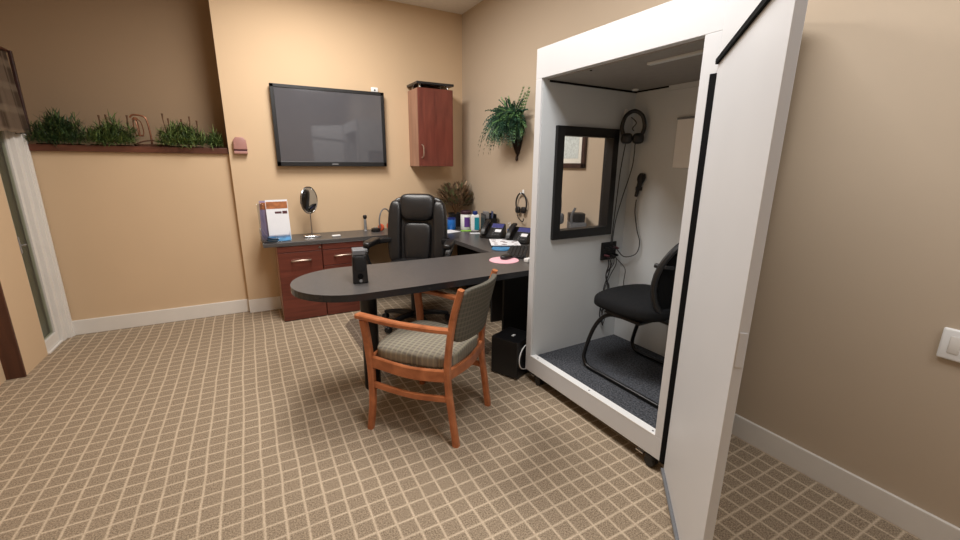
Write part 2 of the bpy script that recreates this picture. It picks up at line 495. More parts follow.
# wooden plant ledge on top of the low wall
bm = NB()
box(bm, LX, PX - 0.001, 4.512, 4.86, 1.498, 1.512, 0.003)
box(bm, LX, PX - 0.001, 4.505, 4.522, 1.498, 1.548, 0.004)
struct('trim_1', bm, M['ledge'])

# glazed white door in the left wall beside the corner
d1 = thing('door_1', None, None, (0, 0, 0)); d1['kind'] = 'structure'
bm = NB()
box(bm, LX - 0.02, -1.445, 4.415, 4.470, 0, 2.02, 0.004)
box(bm, LX - 0.02, -1.418, 4.470, 4.519, 0, 1.62, 0.004)
box(bm, -1.425, -1.408, 4.497, 4.522, 0, 1.62, 0.003)
box(bm, LX - 0.02, -1.47, 3.765, 4.415, 1.95, 2.02, 0.004)
obj('door_frame', bm, M['trim'], d1)
bm = NB()
box(bm, -1.505, -1.472, 4.37, 4.412, 0.014, 1.94, 0.003)
box(bm, -1.505, -1.472, 4.142, 4.155, 0.014, 1.94, 0.002)
box(bm, -1.505, -1.472, 4.155, 4.37, 0.014, 0.10, 0.003)
box(bm, -1.505, -1.472, 4.155, 4.37, 1.86, 1.94, 0.003)
lf = obj('door_leaf', bm, M['trim'], d1)
bm = NB(); box(bm, -1.493, -1.486, 4.155, 4.37, 0.10, 1.86); obj('glass_pane', bm, M['doorglass'], lf)
bm = NB()
box(bm, -1.472, -1.464, 4.145, 4.158, 0.78, 0.90, 0.002)
tube(bm, [(-1.466, 4.152, 0.84), (-1.452, 4.152, 0.84), (-1.450, 4.19, 0.838)], 0.005, 8)
obj('door_handle', bm, M['silver'], lf)
bm = NB(); box(bm, LX - 0.14, -1.455, 4.14, 4.415, 0, 0.012, 0.002); obj('threshold', bm, M['trim'], d1)
# the passage beyond the glass
bm = NB(); box(bm, LX - 0.86, LX - 0.80, 3.2, 5.0, 0, CZ); struct('wall_passage', bm, M['outside'])

# ------------------------------------------------------------------ valance over the door
va = thing('window_valance', 'brown checked fabric valance hanging over the white glazed door', 'valance', (-1.47, 4.25, 1.62))
bm = NB()
def vf(u, v):
    y = -0.62 + u * 0.93
    z = v * 0.57
    fl = 0.016 * sin(u * 46) * (1 - 0.5 * v) + 0.02 * (1 - v)
    x = 0.05 + fl
    if u > 0.985: x = 0.0
    return (x, y, z + 0.008 * sin(u * 23) * (1 - v))
sheet(bm, vf, 70, 10, thick=0.004)
obj('fabric', bm, M['valance'], va, True)
bm = NB(); tube(bm, [(0.05, -0.64, 0.575), (0.05, 0.315, 0.575)], 0.012, 10); tube(bm, [(0.05, 0.30, 0.575), (-0.088, 0.30, 0.575)], 0.007, 8); tube(bm, [(0.05, -0.62, 0.575), (-0.088, -0.62, 0.575)], 0.007, 8)
obj('curtain_rod', bm, M['brownwood'], va, True)
bm = NB(); box(bm, 0.062, 0.082, 0.285, 0.312, 0.0, 0.575, 0.003); obj('edge_trim', bm, M['darkframe'], va)

# ------------------------------------------------------------------ plants and decorations on the ledge
LZ = 1.513
def grass(name, label, x, y, w, d, h, n, mats, stalks=0, tall=0.0, group='grass plants on the ledge'):
    t = thing(name, label, 'plant', (x, y, LZ), 0, group)
    bm = NB()
    box(bm, -w * 0.42, w * 0.42, -d * 0.3, d * 0.3, 0, 0.045, 0.006)
    obj('planter', bm, M['basket_dark'], t)
    bm = NB()
    tops = [(-0.5 + (k + random.random()) / max(3, int(w / 0.04)), random.uniform(0.6, 1.0)) for k in range(max(3, int(w / 0.04)))]
    for i in range(n):
        a = random.gauss(0, 0.55)
        if abs(a) > 1.1: continue
        b = random.uniform(-1, 1)
        c = min(tops, key=lambda q: abs(q[0] * 2 - a) + random.uniform(0, .2))
        hh = h * c[1] * (1.0 - 0.35 * abs(a))
        z = random.uniform(-0.04, 1.0) * hh * 0.85
        base = (a * w * 0.46, b * d * 0.42 * (1 - 0.5 * max(0, z) / h), 0.03 + z)
        if z < 0.03: base = (base[0], -d * 0.46, base[2] + 0.02)
        dr = (a * 0.4 + random.uniform(-.9, .9), random.uniform(-.9, .5), random.uniform(-0.1, 1.3))
        blade(bm, base, dr, random.uniform(0.05, 0.11), random.uniform(0.003, 0.0055), random.uniform(0.0, 1.6), 3, random.choice([0, 0, 1, 2]))
    for q in tops:
        tube(bm, [(q[0] * w * 0.8, 0, 0.03), (q[0] * w * 0.86 + random.uniform(-.02, .02), 0, h * q[1] * 0.95)], 0.003, 5, mi=1)
    for v in bm.verts:
        v.co.y = min(v.co.y, 4.85 - y)
        lo, hi = -w * 0.54, w * 0.54
        v.co.x = max(lo, min(hi, v.co.x))
    obj('foliage', bm, mats, t)
    for i in range(stalks):
        bm = NB()
        x0 = w * (-0.30 + 0.6 * i / max(1, stalks - 1)) + random.uniform(-.03, .03) if stalks > 1 else -w * 0.1
        tip = Vector((x0 + random.uniform(-.04, .04), random.uniform(-.02, .02), tall * random.uniform(0.82, 1.0)))
        tube(bm, [(x0, 0, 0.05), ((x0 + tip.x) / 2, 0, tall * 0.5), tip - Vector((0, 0, .05)), tip], [0.003, 0.003, 0.004, 0.008], 6)
        obj('dried_stalk', bm, M['cattail'], t, True)
    return t
G3 = [M['leaf1'], M['leaf2'], M['leaf3']]
grass('artificial_grass_plant', 'tall dark bushy grass plant at the left end of the ledge', -1.245, 4.60, 0.31, 0.2, 0.325, 1900, [M['leaf2'], M['leaf1'], M['leaf2']])
grass('artificial_grass_plant', 'grass plant with thin dried stalks on ledge, left of copper lantern', -0.925, 4.60, 0.32, 0.2, 0.245, 1700, [M['leaf1'], M['leaf2'], M['leaf3']], 3, 0.29)
grass('artificial_grass_plant', 'wide green grass plant with cattail stalks, right of copper lantern', -0.445, 4.60, 0.34, 0.2, 0.25, 1900, [M['leaf3'], M['leaf1'], M['leaf2']], 5, 0.31)
grass('artificial_grass_plant', 'smallest grass plant near the right end of the ledge', -0.205, 4.60, 0.115, 0.14, 0.15, 480, [M['leaf1'], M['leaf2'], M['leaf3']], 1, 0.21)
# copper lantern
t = thing('copper_lantern', 'copper wire lantern with curved arm standing on plant ledge between grasses', 'lantern', (-0.72, 4.70, LZ))
bm = NB(); tube(bm, [(0.035, 0, 0), (0.038, 0, 0.12), (0.03, 0, 0.24), (0.01, 0, 0.285), (-0.06, 0, 0.295), (-0.085, 0, 0.27)], 0.007, 8, sm=5)
lathe(bm, [(0.0, 0), (0.05, 0), (0.05, 0.008), (0.0, 0.012)], 16, Rm((0.02, 0, 0)))
obj('stand', bm, M['copper'], t, True)
bm = NB()
for s in (-1, 1):
    tube(bm, [(-0.045, 0, 0.245), (-0.035 + s * 0.026, 0.012, 0.21), (-0.03 + s * 0.03, 0.012, 0.13), (-0.03 + s * 0.022, 0, 0.10)], 0.004, 6, sm=4)
    tube(bm, [(-0.045, 0, 0.245), (-0.035, s * 0.026, 0.21), (-0.03, s * 0.03, 0.13), (-0.03, s * 0.022, 0.10)], 0.004, 6, sm=4)
lathe(bm, [(0.0, 0), (0.028, 0), (0.03, 0.012), (0.0, 0.014)], 14, Rm((-0.03, 0, 0.092)))
lathe(bm, [(0.026, 0), (0.012, 0.02), (0.0, 0.022)], 14, Rm((-0.042, 0, 0.225)))
for v in bm.verts: v.co.z += 0.03; v.co.x -= 0.008
obj('lantern_cage', bm, M['copper'], t, True)
# low basket below the lantern
t = thing('wicker_basket', 'low brown wicker basket with arched rim in front of copper lantern', 'basket', (-0.665, 4.575, LZ))
bm = NB()
lathe(bm, [(0.0, 0), (0.06, 0), (0.078, 0.03), (0.082, 0.055), (0.07, 0.055), (0.055, 0.012), (0.0, 0.01)], 20, Matrix.Diagonal((1.5, 0.55, 1, 1)))
obj('bowl', bm, M['basket'], t, True)
bm = NB(); tube(bm, [(-0.115, 0, 0.05), (-0.06, 0, 0.075), (0, 0, 0.085), (0.06, 0, 0.075), (0.115, 0, 0.05)], 0.006, 6, sm=4); obj('handle', bm, M['basket'], t, True)

# ------------------------------------------------------------------ pier wall objects
t = thing('wall_box', 'small dusty pink wall box on beige pier at the end of plant ledge', 'wall box', (-0.014, BY, 1.50))  # plain pink box on the wall, holds no lamp
bm = NB(); prism(bm, [(-0.054, 0.036), (-0.052, 0.115), (-0.03, 0.142), (0.03, 0.142), (0.05, 0.115), (0.055, 0.036)], 0, 0.05, 0.008, 3, M=Rm((0, 0, 0), rx=PI / 2)); obj('cover', bm, M['pinkbox'], t, True)
bm = NB(); box(bm, -0.052, 0.052, -0.042, 0, 0.022, 0.036, 0.002); obj('slot', bm, M['darkprint'], t)
bm = NB(); box(bm, -0.054, 0.054, -0.046, 0, 0.0, 0.022, 0.004); obj('base', bm, M['pinkbox'], t)

# television
t = thing('wall_mounted_television', 'large black flat television mounted on the beige back wall', 'television', (0.785, BY - 0.002, 1.395))
bm = NB(); box(bm, -0.515, 0.515, -0.062, -0.02, 0.0, 0.715, 0.006); obj('casing', bm, M['black'], t)
bm = NB()
box(bm, -0.515, -0.482, -0.068, -0.055, 0.0, 0.715, 0.003); box(bm, 0.482, 0.515, -0.068, -0.055, 0.0, 0.715, 0.003)
box(bm, -0.515, 0.515, -0.068, -0.055, 0.685, 0.715, 0.003); box(bm, -0.515, 0.515, -0.068, -0.055, 0.0, 0.042, 0.003)
obj('bezel', bm, M['black'], t)
bm = NB(); box(bm, -0.484, 0.484, -0.0635, -0.06, 0.04, 0.687); obj('screen', bm, M['screen'], t)
bm = NB(); box(bm, -0.03, 0.03, -0.0695, -0.067, 0.016, 0.025, 0.001); obj('maker_mark', bm, M['silver'], t)
bm = NB(); box(bm, -0.2, 0.2, -0.022, 0.0, 0.2, 0.5, 0.004); obj('wall_bracket', bm, M['blackmetal'], t)
# little white sensor on the television's top edge
t = thing('webcam', 'tiny white camera with dark lens perched on the television top edge', 'camera', (1.215, BY - 0.042, 2.11))
bm = NB(); box(bm, -0.035, 0.035, -0.014, 0.014, 0, 0.045, 0.008, 3); obj('body', bm, M['white'], t, True)
bm = NB(); lathe(bm, [(0, 0), (0.008, 0), (0.008, 0.003), (0, 0.004)], 12, Rm((0.0, -0.0135, 0.018), rx=PI / 2)); obj('lens', bm, M['black'], t)

# wall cabinet
t = thing('wall_cabinet', 'tall mahogany wall cabinet with raised black lid near the room corner', 'cabinet', (1.765, BY, 1.40))
HW = 0.19
bm = NB(); box(bm, -HW, HW, -0.27, 0, 0, 0.755, 0.002); obj('carcass', bm, M['mahog_side_glare'], t)
bm = NB(); box(bm, -HW, HW, -0.292, -0.271, 0.002, 0.755, 0.002); dr = obj('door', bm, M['mahog_h'], t)
bm = NB(); tube(bm, [(-HW + 0.03, -0.292, 0.215), (-HW + 0.038, -0.318, 0.19), (-HW + 0.038, -0.318, 0.11), (-HW + 0.03, -0.292, 0.085)], 0.006, 8, sm=5); obj('handle', bm, M['nickel'], dr, True)
for x in (-0.15, 0.15):
    for y in (-0.24, -0.05):
        bm = NB(); lathe(bm, [(0, 0.755), (0.012, 0.755), (0.012, 0.79), (0, 0.79)], 12, Rm((x, y, 0))); obj('standoff', bm, M['chrome'], t, True)
bm = NB(); box(bm, -HW - 0.01, HW + 0.01, -0.30, 0, 0.789, 0.812, 0.004); obj('lid', bm, M['topedge'], t)

# ------------------------------------------------------------------ credenza units, worktop, peninsula
T = 0.742
# left file unit
t = thing('file_cabinet', 'left mahogany file unit with one deep drawer under the black worktop', 'cabinet', (0.36, 4.25, 0))
bm = NB(); box(bm, -0.19, 0.184, -0.19, 0.20, 0.0, 0.7035, 0.002)
me = obj('carcass', bm, [M['mahog'], M['mahog_side_glare']], t)
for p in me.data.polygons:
    if p.normal.x < -0.9: p.material_index = 1  # left side painted lighter for its glare
bm = NB(); box(bm, -0.188, 0.181, -0.206, -0.191, 0.648, 0.702, 0.0015); obj('top_rail', bm, M['mahog'], t)
bm = NB(); box(bm, -0.188, 0.181, -0.206, -0.191, 0.008, 0.643, 0.0015); dr = obj('drawer', bm, M['mahog'], t)
bm = NB(); tube(bm, [(-0.082, -0.206, 0.565), (-0.07, -0.232, 0.568), (0, -0.238, 0.572), (0.07, -0.232, 0.568), (0.082, -0.206, 0.565)], 0.0075, 8, sm=4); obj('handle', bm, M['nickel'], dr, True)
bm = NB(); lathe(bm, [(0, 0), (0.011, 0), (0.011, 0.004), (0, 0.005)], 14, Rm((0.165, -0.206, 0.675), rx=PI / 2)); obj('lock', bm, M['chrome'], t, True)
# right drawer unit
t = thing('drawer_cabinet', 'right mahogany unit with three stacked drawers under the black worktop', 'cabinet', (0.734, 4.25, 0))
bm = NB(); box(bm, -0.187, 0.19, -0.19, 0.20, 0.0, 0.7035, 0.002); obj('carcass', bm, M['mahog'], t)
bm = NB(); box(bm, -0.184, 0.188, -0.206, -0.191, 0.648, 0.702, 0.0015); obj('top_rail', bm, M['mahog'], t)
for z0, z1, hz in ((0.497, 0.643, 0.587), (0.345, 0.492, 0.432), (0.008, 0.34, 0.27)):
    bm = NB(); box(bm, -0.184, 0.188, -0.206, -0.191, z0, z1, 0.0015); dr = obj('drawer', bm, M['mahog'], t)
    bm = NB(); tube(bm, [(-0.082, -0.206, hz - .006), (-0.07, -0.232, hz - .003), (0, -0.238, hz), (0.07, -0.232, hz - .003), (0.082, -0.206, hz - .006)], 0.0075, 8, sm=4); obj('handle', bm, M['nickel'], dr, True)
# L-shaped worktop along back and right walls
t = thing('corner_worktop', 'charcoal L-shaped worktop running along the back wall and right wall', 'worktop', (0, 0, 0))
bm = NB()
prism(bm, [(0.065, 4.035), (1.56, 4.035), (1.63, 3.96), (1.66, 2.872), (RX - 0.002, 2.872), (RX - 0.002, BY - 0.002), (0.065, BY - 0.002)], 0.705, T, 0.006, 2)
obj('top', bm, M['worktop'], t)
bm = NB(); box(bm, 1.86, 2.18, 3.165, 3.19, 0, 0.705, 0.002); obj('support_panel', bm, M['blackmatte'], t)
bm = NB(); box(bm, 2.10, 2.125, 3.19, 4.40, 0.05, 0.705, 0.002); obj('modesty_panel', bm, M['blackmatte'], t)
# peninsula
t = thing('peninsula_desk', 'charcoal peninsula desk with rounded left end on a thick black leg', 'desk', (0, 0, 0))
pts = [(RX - 0.002, 2.240), (1.45, 2.232), (0.80, 2.212)]
for k in range(0, 25):
    a = -PI / 2 - PI * k / 24
    pts.append((0.50 + 0.345 * cos(a), 2.545 + 0.333 * sin(a)))
pts += [(0.9, 2.868), (RX - 0.002, 2.868)]
bm = NB(); prism(bm, pts, 0.702, T, 0.013, 4)
o = obj('top', bm, [M['worktop'], M['topedge']], t)
for p in o.data.polygons:
    if p.normal.z < 0.5: p.material_index = 1
bm = NB(); lathe(bm, [(0, 0), (0.052, 0), (0.052, 0.70), (0, 0.70)], 24, Rm((0.588, 2.53, 0))); obj('leg', bm, M['blackmetal'], t, True)
bm = NB(); box(bm, 1.60, 2.19, 2.545, 2.57, 0, 0.70, 0.002); obj('support_panel', bm, M['blackmatte'], t)
bm = NB(); box(bm, 1.96, 2.19, 2.57, 2.86, 0.35, 0.70, 0.002); obj('modesty_panel', bm, M['blackmatte'], t)

# ------------------------------------------------------------------ chair mat
bm = NB(); prism(bm, [(0.66, 2.66), (0.68, 2.60), (1.50, 2.60), (1.62, 2.70), (1.66, 3.7), (1.6, 3.85), (0.72, 3.85), (0.64, 3.7)], 0.0005, 0.004, 0.0)
setp(obj('chair_mat', bm, M['mat']), 'translucent grey vinyl chair mat on carpet under the leather chair', 'chair mat')

# ------------------------------------------------------------------ executive chair (faces -y in its own frame)
ex = thing('executive_chair', 'black leather high-back executive chair between desk and credenza', 'chair', (1.22, 3.47, 0.004), math.radians(-33))
bm = NB(); lathe(bm, [(0, 0.06), (0.04, 0.06), (0.04, 0.12), (0.028, 0.13), (0.028, 0.38), (0.05, 0.40), (0, 0.41)], 20); obj('gas_column', bm, M['blackmetal'], ex, True)
for k in range(5):
    a = 2 * PI * k / 5 + math.radians(20)
    dx, dy = cos(a), sin(a)
    bm = NB(); tube(bm, [(dx * 0.02, dy * 0.02, 0.10), (dx * 0.17, dy * 0.17, 0.095), (dx * 0.31, dy * 0.31, 0.072)], 0, flat=((0.055, 0.035), (0.05, 0.028), (0, 0, 1)), sm=4)
    sp = obj('base_spoke', bm, M['black'], ex, True)
    bm = NB()
    for s in (-1, 1):
        lathe(bm, [(0, -0.009), (0.026, -0.009), (0.029, -0.005), (0.029, 0.005), (0.026, 0.009), (0, 0.009)], 16,
              Rm((dx * 0.31 - dy * s * 0.014, dy * 0.31 + dx * s * 0.014, 0.029), rx=PI / 2, rz=a))
    tube(bm, [(dx * 0.31, dy * 0.31, 0.03), (dx * 0.31, dy * 0.31, 0.07)], 0.008, 8)
    obj('caster', bm, M['black'], sp, True)
bm = NB(); box(bm, -0.11, 0.11, -0.13, 0.15, 0.39, 0.43, 0.01); tube(bm, [(0.1, -0.05, 0.405), (0.24, -0.07, 0.40)], 0.006, 8)
obj('tilt_mechanism', bm, M['blackmetal'], ex)
bm = NB(); lathe(bm, [(0, 0), (0.014, 0.004), (0.014, 0.03), (0, 0.034)], 12, Rm((-0.15, -0.13, 0.355), ry=0.5)); tube(bm, [(-0.14, -0.128, 0.38), (-0.08, -0.06, 0.405)], 0.005, 6); obj('tension_knob', bm, M['chrome'], ex, True)
def seatf(v):
    return Vector((v.x, v.y, v.z + 0.022 * (1 - (v.x / 0.27) ** 2) * (v.z > 0) - 0.05 * max(0, (-v.y - 0.17) / 0.1) ** 1.5))
bm = NB(); soft(bm, (0, -0.03, 0.49), (0.265, 0.27, 0.065), 5, 12, seatf); obj('seat', bm, M['leather'], ex, True)
RK = math.radians(-9)       # backrest leans back
def lean(v0): return Matrix.Translation((0, 0.20, 0.50)) @ Matrix.Rotation(RK, 4, 'X') @ Vector(v0)
def padded(cx, cz, hx, hz, y, th, p=5, n=10, curve=0.0, taper=0.0, puff=0.0):
    bm = NB()
    def fn(v):
        x = v.x * (1 + taper * v.z / hz)
        yy = v.y - (puff * (1 - (v.x / hx) ** 2) * (1 - (v.z / hz) ** 2) if v.y < 0 else 0)
        X, Z = x + cx, v.z + cz
        return lean((X, yy + y - curve * X * X, Z))
    soft(bm, (0, 0, 0), (hx, th, hz), p, n, fn)
    return bm
bk = obj('backrest', padded(0, 0.32, 0.235, 0.315, 0.035, 0.045, 6, 12, 0.9, 0.04), M['leather'], ex, True)
obj('lumbar_cushion', padded(0, 0.215, 0.125, 0.185, -0.012, 0.045, 5, 12, 0.5, 0.06, 0.012), M['leather'], bk, True)
obj('headrest_cushion', padded(0, 0.535, 0.158, 0.125, -0.024, 0.058, 4, 12, 0.6, 0.08, 0.014), M['leather'], bk, True)
for s in (-1, 1):
    bm = NB()
    def wf(v, s=s):
        Z = v.z + 0.31
        bow = 0.022 * cos((Z - 0.3) * 4.0)
        return lean((s * (0.19 + bow) + v.x, v.y - 0.03 + 0.0, Z))
    soft(bm, (0, 0, 0), (0.062, 0.06, 0.285), 4, 12, wf); obj('side_wing', bm, M['leather'], bk, True)
for s in (-1, 1):
    bm = NB()
    tube(bm, [(s * 0.25, 0.17, 0.74), (s * 0.33, 0.04, 0.745), (s * 0.355, -0.14, 0.74), (s * 0.35, -0.225, 0.70), (s * 0.33, -0.215, 0.60), (s * 0.28, -0.14, 0.50), (s * 0.20, -0.08, 0.45)], 0, flat=((0.06, 0.045), (0.045, 0.03), (s * 0.0 + 0.0, 0.3, 1.0)), sm=6)
    ar = obj('armrest', bm, M['black'], ex, True)
    bm = NB(); soft(bm, (s * 0.340, -0.07, 0.760), (0.040, 0.15, 0.026), 4, 8, lambda v: v); obj('arm_pad', bm, M['leather'], ar, True)

# ------------------------------------------------------------------ wooden armchair (faces +y in its own frame)
ac = thing('wooden_armchair', 'cherry wood armchair with checked olive seat in front of desk', 'chair', (0.825, 2.050, 0), math.radians(37.5))
W = 0.212; D = 0.251; WF = 0.258
for s in (-1, 1):
    # back leg and post in one sweep
    bm = NB()
    tube(bm, [(s * W, -D, 0.0), (s * W, -D + 0.022, 0.16), (s * W, -D + 0.045, 0.34), (s * W, -D + 0.042, 0.50), (s * W, -D + 0.012, 0.70), (s * (W), -D - 0.032, 0.855)], 0,
         flat=((0.034, 0.036), (0.036, 0.028), (0, 1, 0)), sm=6)
    obj('back_leg', bm, M['cherry'], ac, True)
    bm = NB()
    tube(bm, [(s * (WF + 0.012), D, 0.0), (s * WF, D - 0.014, 0.16), (s * (WF - 0.004), D - 0.014, 0.34), (s * WF, D - 0.004, 0.50), (s * (WF + 0.006), D + 0.012, 0.635)], 0,
         flat=((0.034, 0.032), (0.034, 0.046), (0, 1, 0)), sm=6)
    obj('front_leg', bm, M['cherry'], ac, True)
    bm = NB()
    tube(bm, [(s * (WF + 0.008), D + 0.045, 0.657), (s * (WF + 0.012), D - 0.06, 0.654), (s * (WF + 0.006), 0.06, 0.645), (s * (W + 0.024), -0.12, 0.638), (s * W, -D + 0.025, 0.636)], 0,
         flat=((0.05, 0.036), (0.026, 0.026), (0, 0, 1)), sm=6)
    obj('armrest', bm, M['cherry'], ac, True)
    bm = NB()
    tube(bm, [(s * (WF - 0.004), D - 0.01, 0.405), (s * (W + 0.036), 0.0, 0.385), (s * W, -D + 0.045, 0.39)], 0, flat=(0.024, 0.066, (0, 0, 1)), sm=6)
    obj('side_rail', bm, M['cherry'], ac, True)
    bm = NB()
    tube(bm, [(s * (WF - 0.002), D - 0.012, 0.272), (s * (W + 0.034), 0.0, 0.255), (s * W, -D + 0.035, 0.262)], 0, flat=(0.020, 0.034, (0, 0, 1)), sm=6)
    obj('stretcher', bm, M['cherry'], ac, True)
bm = NB(); tube(bm, [(-W, -D + 0.045, 0.395), (0, -D + 0.02, 0.39), (W, -D + 0.045, 0.395)], 0, flat=(0.022, 0.06, (0, 0, 1)), sm=6); obj('back_rail', bm, M['cherry'], ac, True)
bm = NB(); tube(bm, [(-WF, D - 0.01, 0.40), (0, D + 0.008, 0.40), (WF, D - 0.01, 0.40)], 0, flat=(0.022, 0.06, (0, 0, 1)), sm=6); obj('front_rail', bm, M['cherry'], ac, True)
def cushf(v): return Vector((v.x * (1 + 0.11 * v.y / 0.22), v.y, v.z + (0.018 * (1 - (v.x / 0.24) ** 2) if v.z > 0 else 0)))
bm = NB(); soft(bm, (0, 0.015, 0.440), (0.224, 0.235, 0.044), 5, 12, cushf); obj('seat_cushion', bm, M['chairplaid'], ac, True)
bm = NB()
def bkf(v):
    z = v.z + 0.706
    lean_ = -D + 0.040 - max(0, z - 0.52) ** 1.35 * 0.30
    return Vector((v.x, v.y + lean_ - 0.055 * (1 - (v.x / 0.21) ** 2), z))
soft(bm, (0, 0, 0), (0.198, 0.018, 0.146), 8, 14, bkf); obj('back_panel', bm, M['chairback'], ac, True)

# ------------------------------------------------------------------ computer speakers and subwoofer
t = thing('computer_speaker', 'black upright computer speaker standing on rounded end of peninsula desk', 'speaker', (0.532, 2.462, T), math.radians(-8))
bm = NB(); prism(bm, [(-0.043, -0.05), (0.043, -0.05), (0.04, 0.05), (-0.04, 0.05)], 0.0, 0.165, 0.008, 3)
for v in bm.verts:
    k = v.co.z / 0.165
    v.co.y += 0.02 * k; v.co.x *= 1 - 0.12 * k
obj('cabinet', bm, M['black'], t)
bm = NB(); soft(bm, (0, -0.028, 0.112), (0.034, 0.016, 0.052), 4, 8); obj('grille', bm, M['blackmatte'], t, True)
bm = NB(); prism(bm, [(-0.036, -0.03), (0.036, -0.03), (0.034, 0.072), (-0.034, 0.072)], 0.165, 0.196, 0.006, 3); obj('top_cap', bm, M['grey'], t)
bm = NB(); lathe(bm, [(0, 0), (0.016, 0), (0.016, 0.006), (0.012, 0.007), (0, 0.002)], 16, Rm((0, -0.046, 0.045), rx=PI / 2)); obj('bass_port', bm, M['gasket'], t, True)
bm = NB(); lathe(bm, [(0, 0), (0.009, 0), (0.009, 0.008), (0, 0.009)], 14, Rm((0.0, -0.049, 0.018), rx=PI / 2)); obj('volume_knob', bm, M['silver'], t, True)

t = thing('subwoofer', 'black cube subwoofer with light round ring on carpet beside white booth', 'speaker', (1.462, 2.142, 0), math.radians(24))
bm = NB(); box(bm, 0, 0.225, 0, 0.215, 0.008, 0.275, 0.006); obj('cabinet', bm, M['black'], t)
bm = NB()
tube(bm, [(0.112 + 0.088 * cos(2 * PI * k / 28), -0.002, 0.14 + 0.088 * sin(2 * PI * k / 28)) for k in range(28)], 0.004, 6, closed=True)
obj('cone_ring', bm, M['white'], t, True)
bm = NB(); lathe(bm, [(0, -0.012), (0.03, -0.012), (0.083, 0.001), (0.086, 0.003), (0.0, -0.004)], 28, Rm((0.112, 0.0, 0.14), rx=PI / 2)); obj('cone', bm, M['blackmatte'], t, True)
bm = NB(); box(bm, 0.085, 0.115, 0.09, 0.105, 0.274, 0.278, 0.001); obj('badge', bm, M['white'], t)
for x in (0.03, 0.195):
    for y in (0.03, 0.185):
        bm = NB(); lathe(bm, [(0, 0), (0.012, 0), (0.012, 0.01), (0, 0.01)], 10, Rm((x, y, 0))); obj('foot', bm, M['gasket'], t)

# ------------------------------------------------------------------ things on the credenza
# brochure holder
t = thing('brochure_holder', 'clear acrylic brochure holder at left end of back worktop', 'brochure holder', (0.175, 4.16, T), math.radians(6))
bm = NB()
box(bm, -0.115, 0.115, -0.08, 0.075, 0, 0.004, 0.001)
box(bm, -0.115, 0.115, 0.0, 0.004, 0.0, 0.33, 0.001, M=Rm((0, 0.01, 0.003), rx=-0.12))
box(bm, -0.115, 0.115, 0.0, 0.004, 0.0, 0.06, 0.001, M=Rm((0, -0.066, 0.003), rx=-0.12))
box(bm, -0.117, -0.113, -0.055, 0.05, 0.0, 0.12, 0.001); box(bm, 0.113, 0.117, -0.055, 0.05, 0.0, 0.08, 0.001)
obj('holder', bm, M['acrylic'], t)
def brochure(name, label, loc, rz, w, h, tilt, mats):
    b = thing(name, label, 'brochure', loc, rz, 'brochures in the acrylic holder')
    mt = Rm((0, 0, 0), rx=tilt)
    bm = NB(); box(bm, -w / 2, w / 2, -0.002, 0.002, 0, h, 0, M=mt); obj('pages', bm, mats[0], b)
    bm = NB(); box(bm, -w / 2 + 0.004, w / 2 - 0.004, -0.0032, -0.0018, h * 0.78, h * 0.955, 0, M=mt); obj('cover_picture', bm, mats[1], b)
    if mats[2]:
        bm = NB(); box(bm, -w * 0.12, w * 0.18, -0.0032, -0.0018, h * 0.66, h * 0.71, 0, M=mt); box(bm, w * 0.22, w * 0.44, -0.0032, -0.0018, h * 0.65, h * 0.72, 0, M=mt); obj('title_bar', bm, mats[2], b)
    return b
brochure('brochure', 'white brochure with orange-brown picture and dark bars, front of holder', (0.215, 4.125, T + 0.012), math.radians(6), 0.180, 0.355, -0.10, (M['paper'], M['brownprint'], M['darkprint']))
brochure('brochure', 'lavender-edged brochure tucked behind white one, left in acrylic holder', (0.118, 4.165, T + 0.012), math.radians(-20), 0.11, 0.345, -0.1, (M['lavender'], M['brownprint'], None))
brochure('brochure', 'low blue brochure lying in foot of acrylic holder', (0.205, 4.088, T + 0.006), math.radians(6), 0.19, 0.05, -0.5, (M['bluepaper'], M['bluepaper'], None))
# curled flyers hanging off the worktop's end
bm = NB()
for k in range(3):
    def ff(u, v, k=k):
        return (0.045 + 0.012 * k + u * 0.13, 4.03 + v * 0.05 + 0.018 * k, T + 0.008 + 0.012 * k + 0.05 * (1 - u) ** 3 + 0.20 * max(0, 0.35 - u) ** 1.2)
    sheet(bm, ff, 12, 2, thick=0.0015)
setp(obj('flyer_stack', bm, M['silver'], None, True), 'stack of grey curled flyers at corner of worktop below brochure holder', 'flyers')
# vanity mirror
t = thing('vanity_mirror', 'oval chrome vanity mirror on a slim stand beside brochure holder', 'mirror', (0.495, 4.25, T))
bm = NB(); box(bm, -0.075, 0.075, -0.05, 0.05, 0, 0.016, 0.006, 3); obj('base', bm, M['chrome'], t, True)
bm = NB(); tube(bm, [(0, 0, 0.014), (0, 0, 0.235)], 0.006, 10); obj('stem', bm, M['chrome'], t, True)
mm = Rm((0, 0, 0.345), rz=math.radians(28))
bm = NB(); tube(bm, [mm @ Vector((0.085 * cos(2 * PI * k / 32), 0, 0.12 * sin(2 * PI * k / 32))) for k in range(32)], 0.008, 8, closed=True); obj('rim', bm, M['chrome'], t, True)
bm = NB(); lathe(bm, [(0, -0.004), (1, -0.004), (1, 0.004), (0, 0.004)], 32, mm @ Matrix.Rotation(PI / 2, 4, 'X') @ Matrix.Diagonal((0.083, 0.118, 1, 1))); obj('glass', bm, M['mirror'], t)
# small white case
t = thing('white_case', 'small flat white case lying on the back worktop', 'case', (0.70, 4.16, T), 0.1)
bm = NB(); box(bm, -0.04, 0.04, -0.018, 0.018, 0, 0.016, 0.006, 3); obj('shell', bm, M['white'], t, True)
bm = NB(); box(bm, -0.0405, 0.0405, -0.0185, 0.0185, 0.008, 0.0095); obj('seam', bm, M['grey'], t)
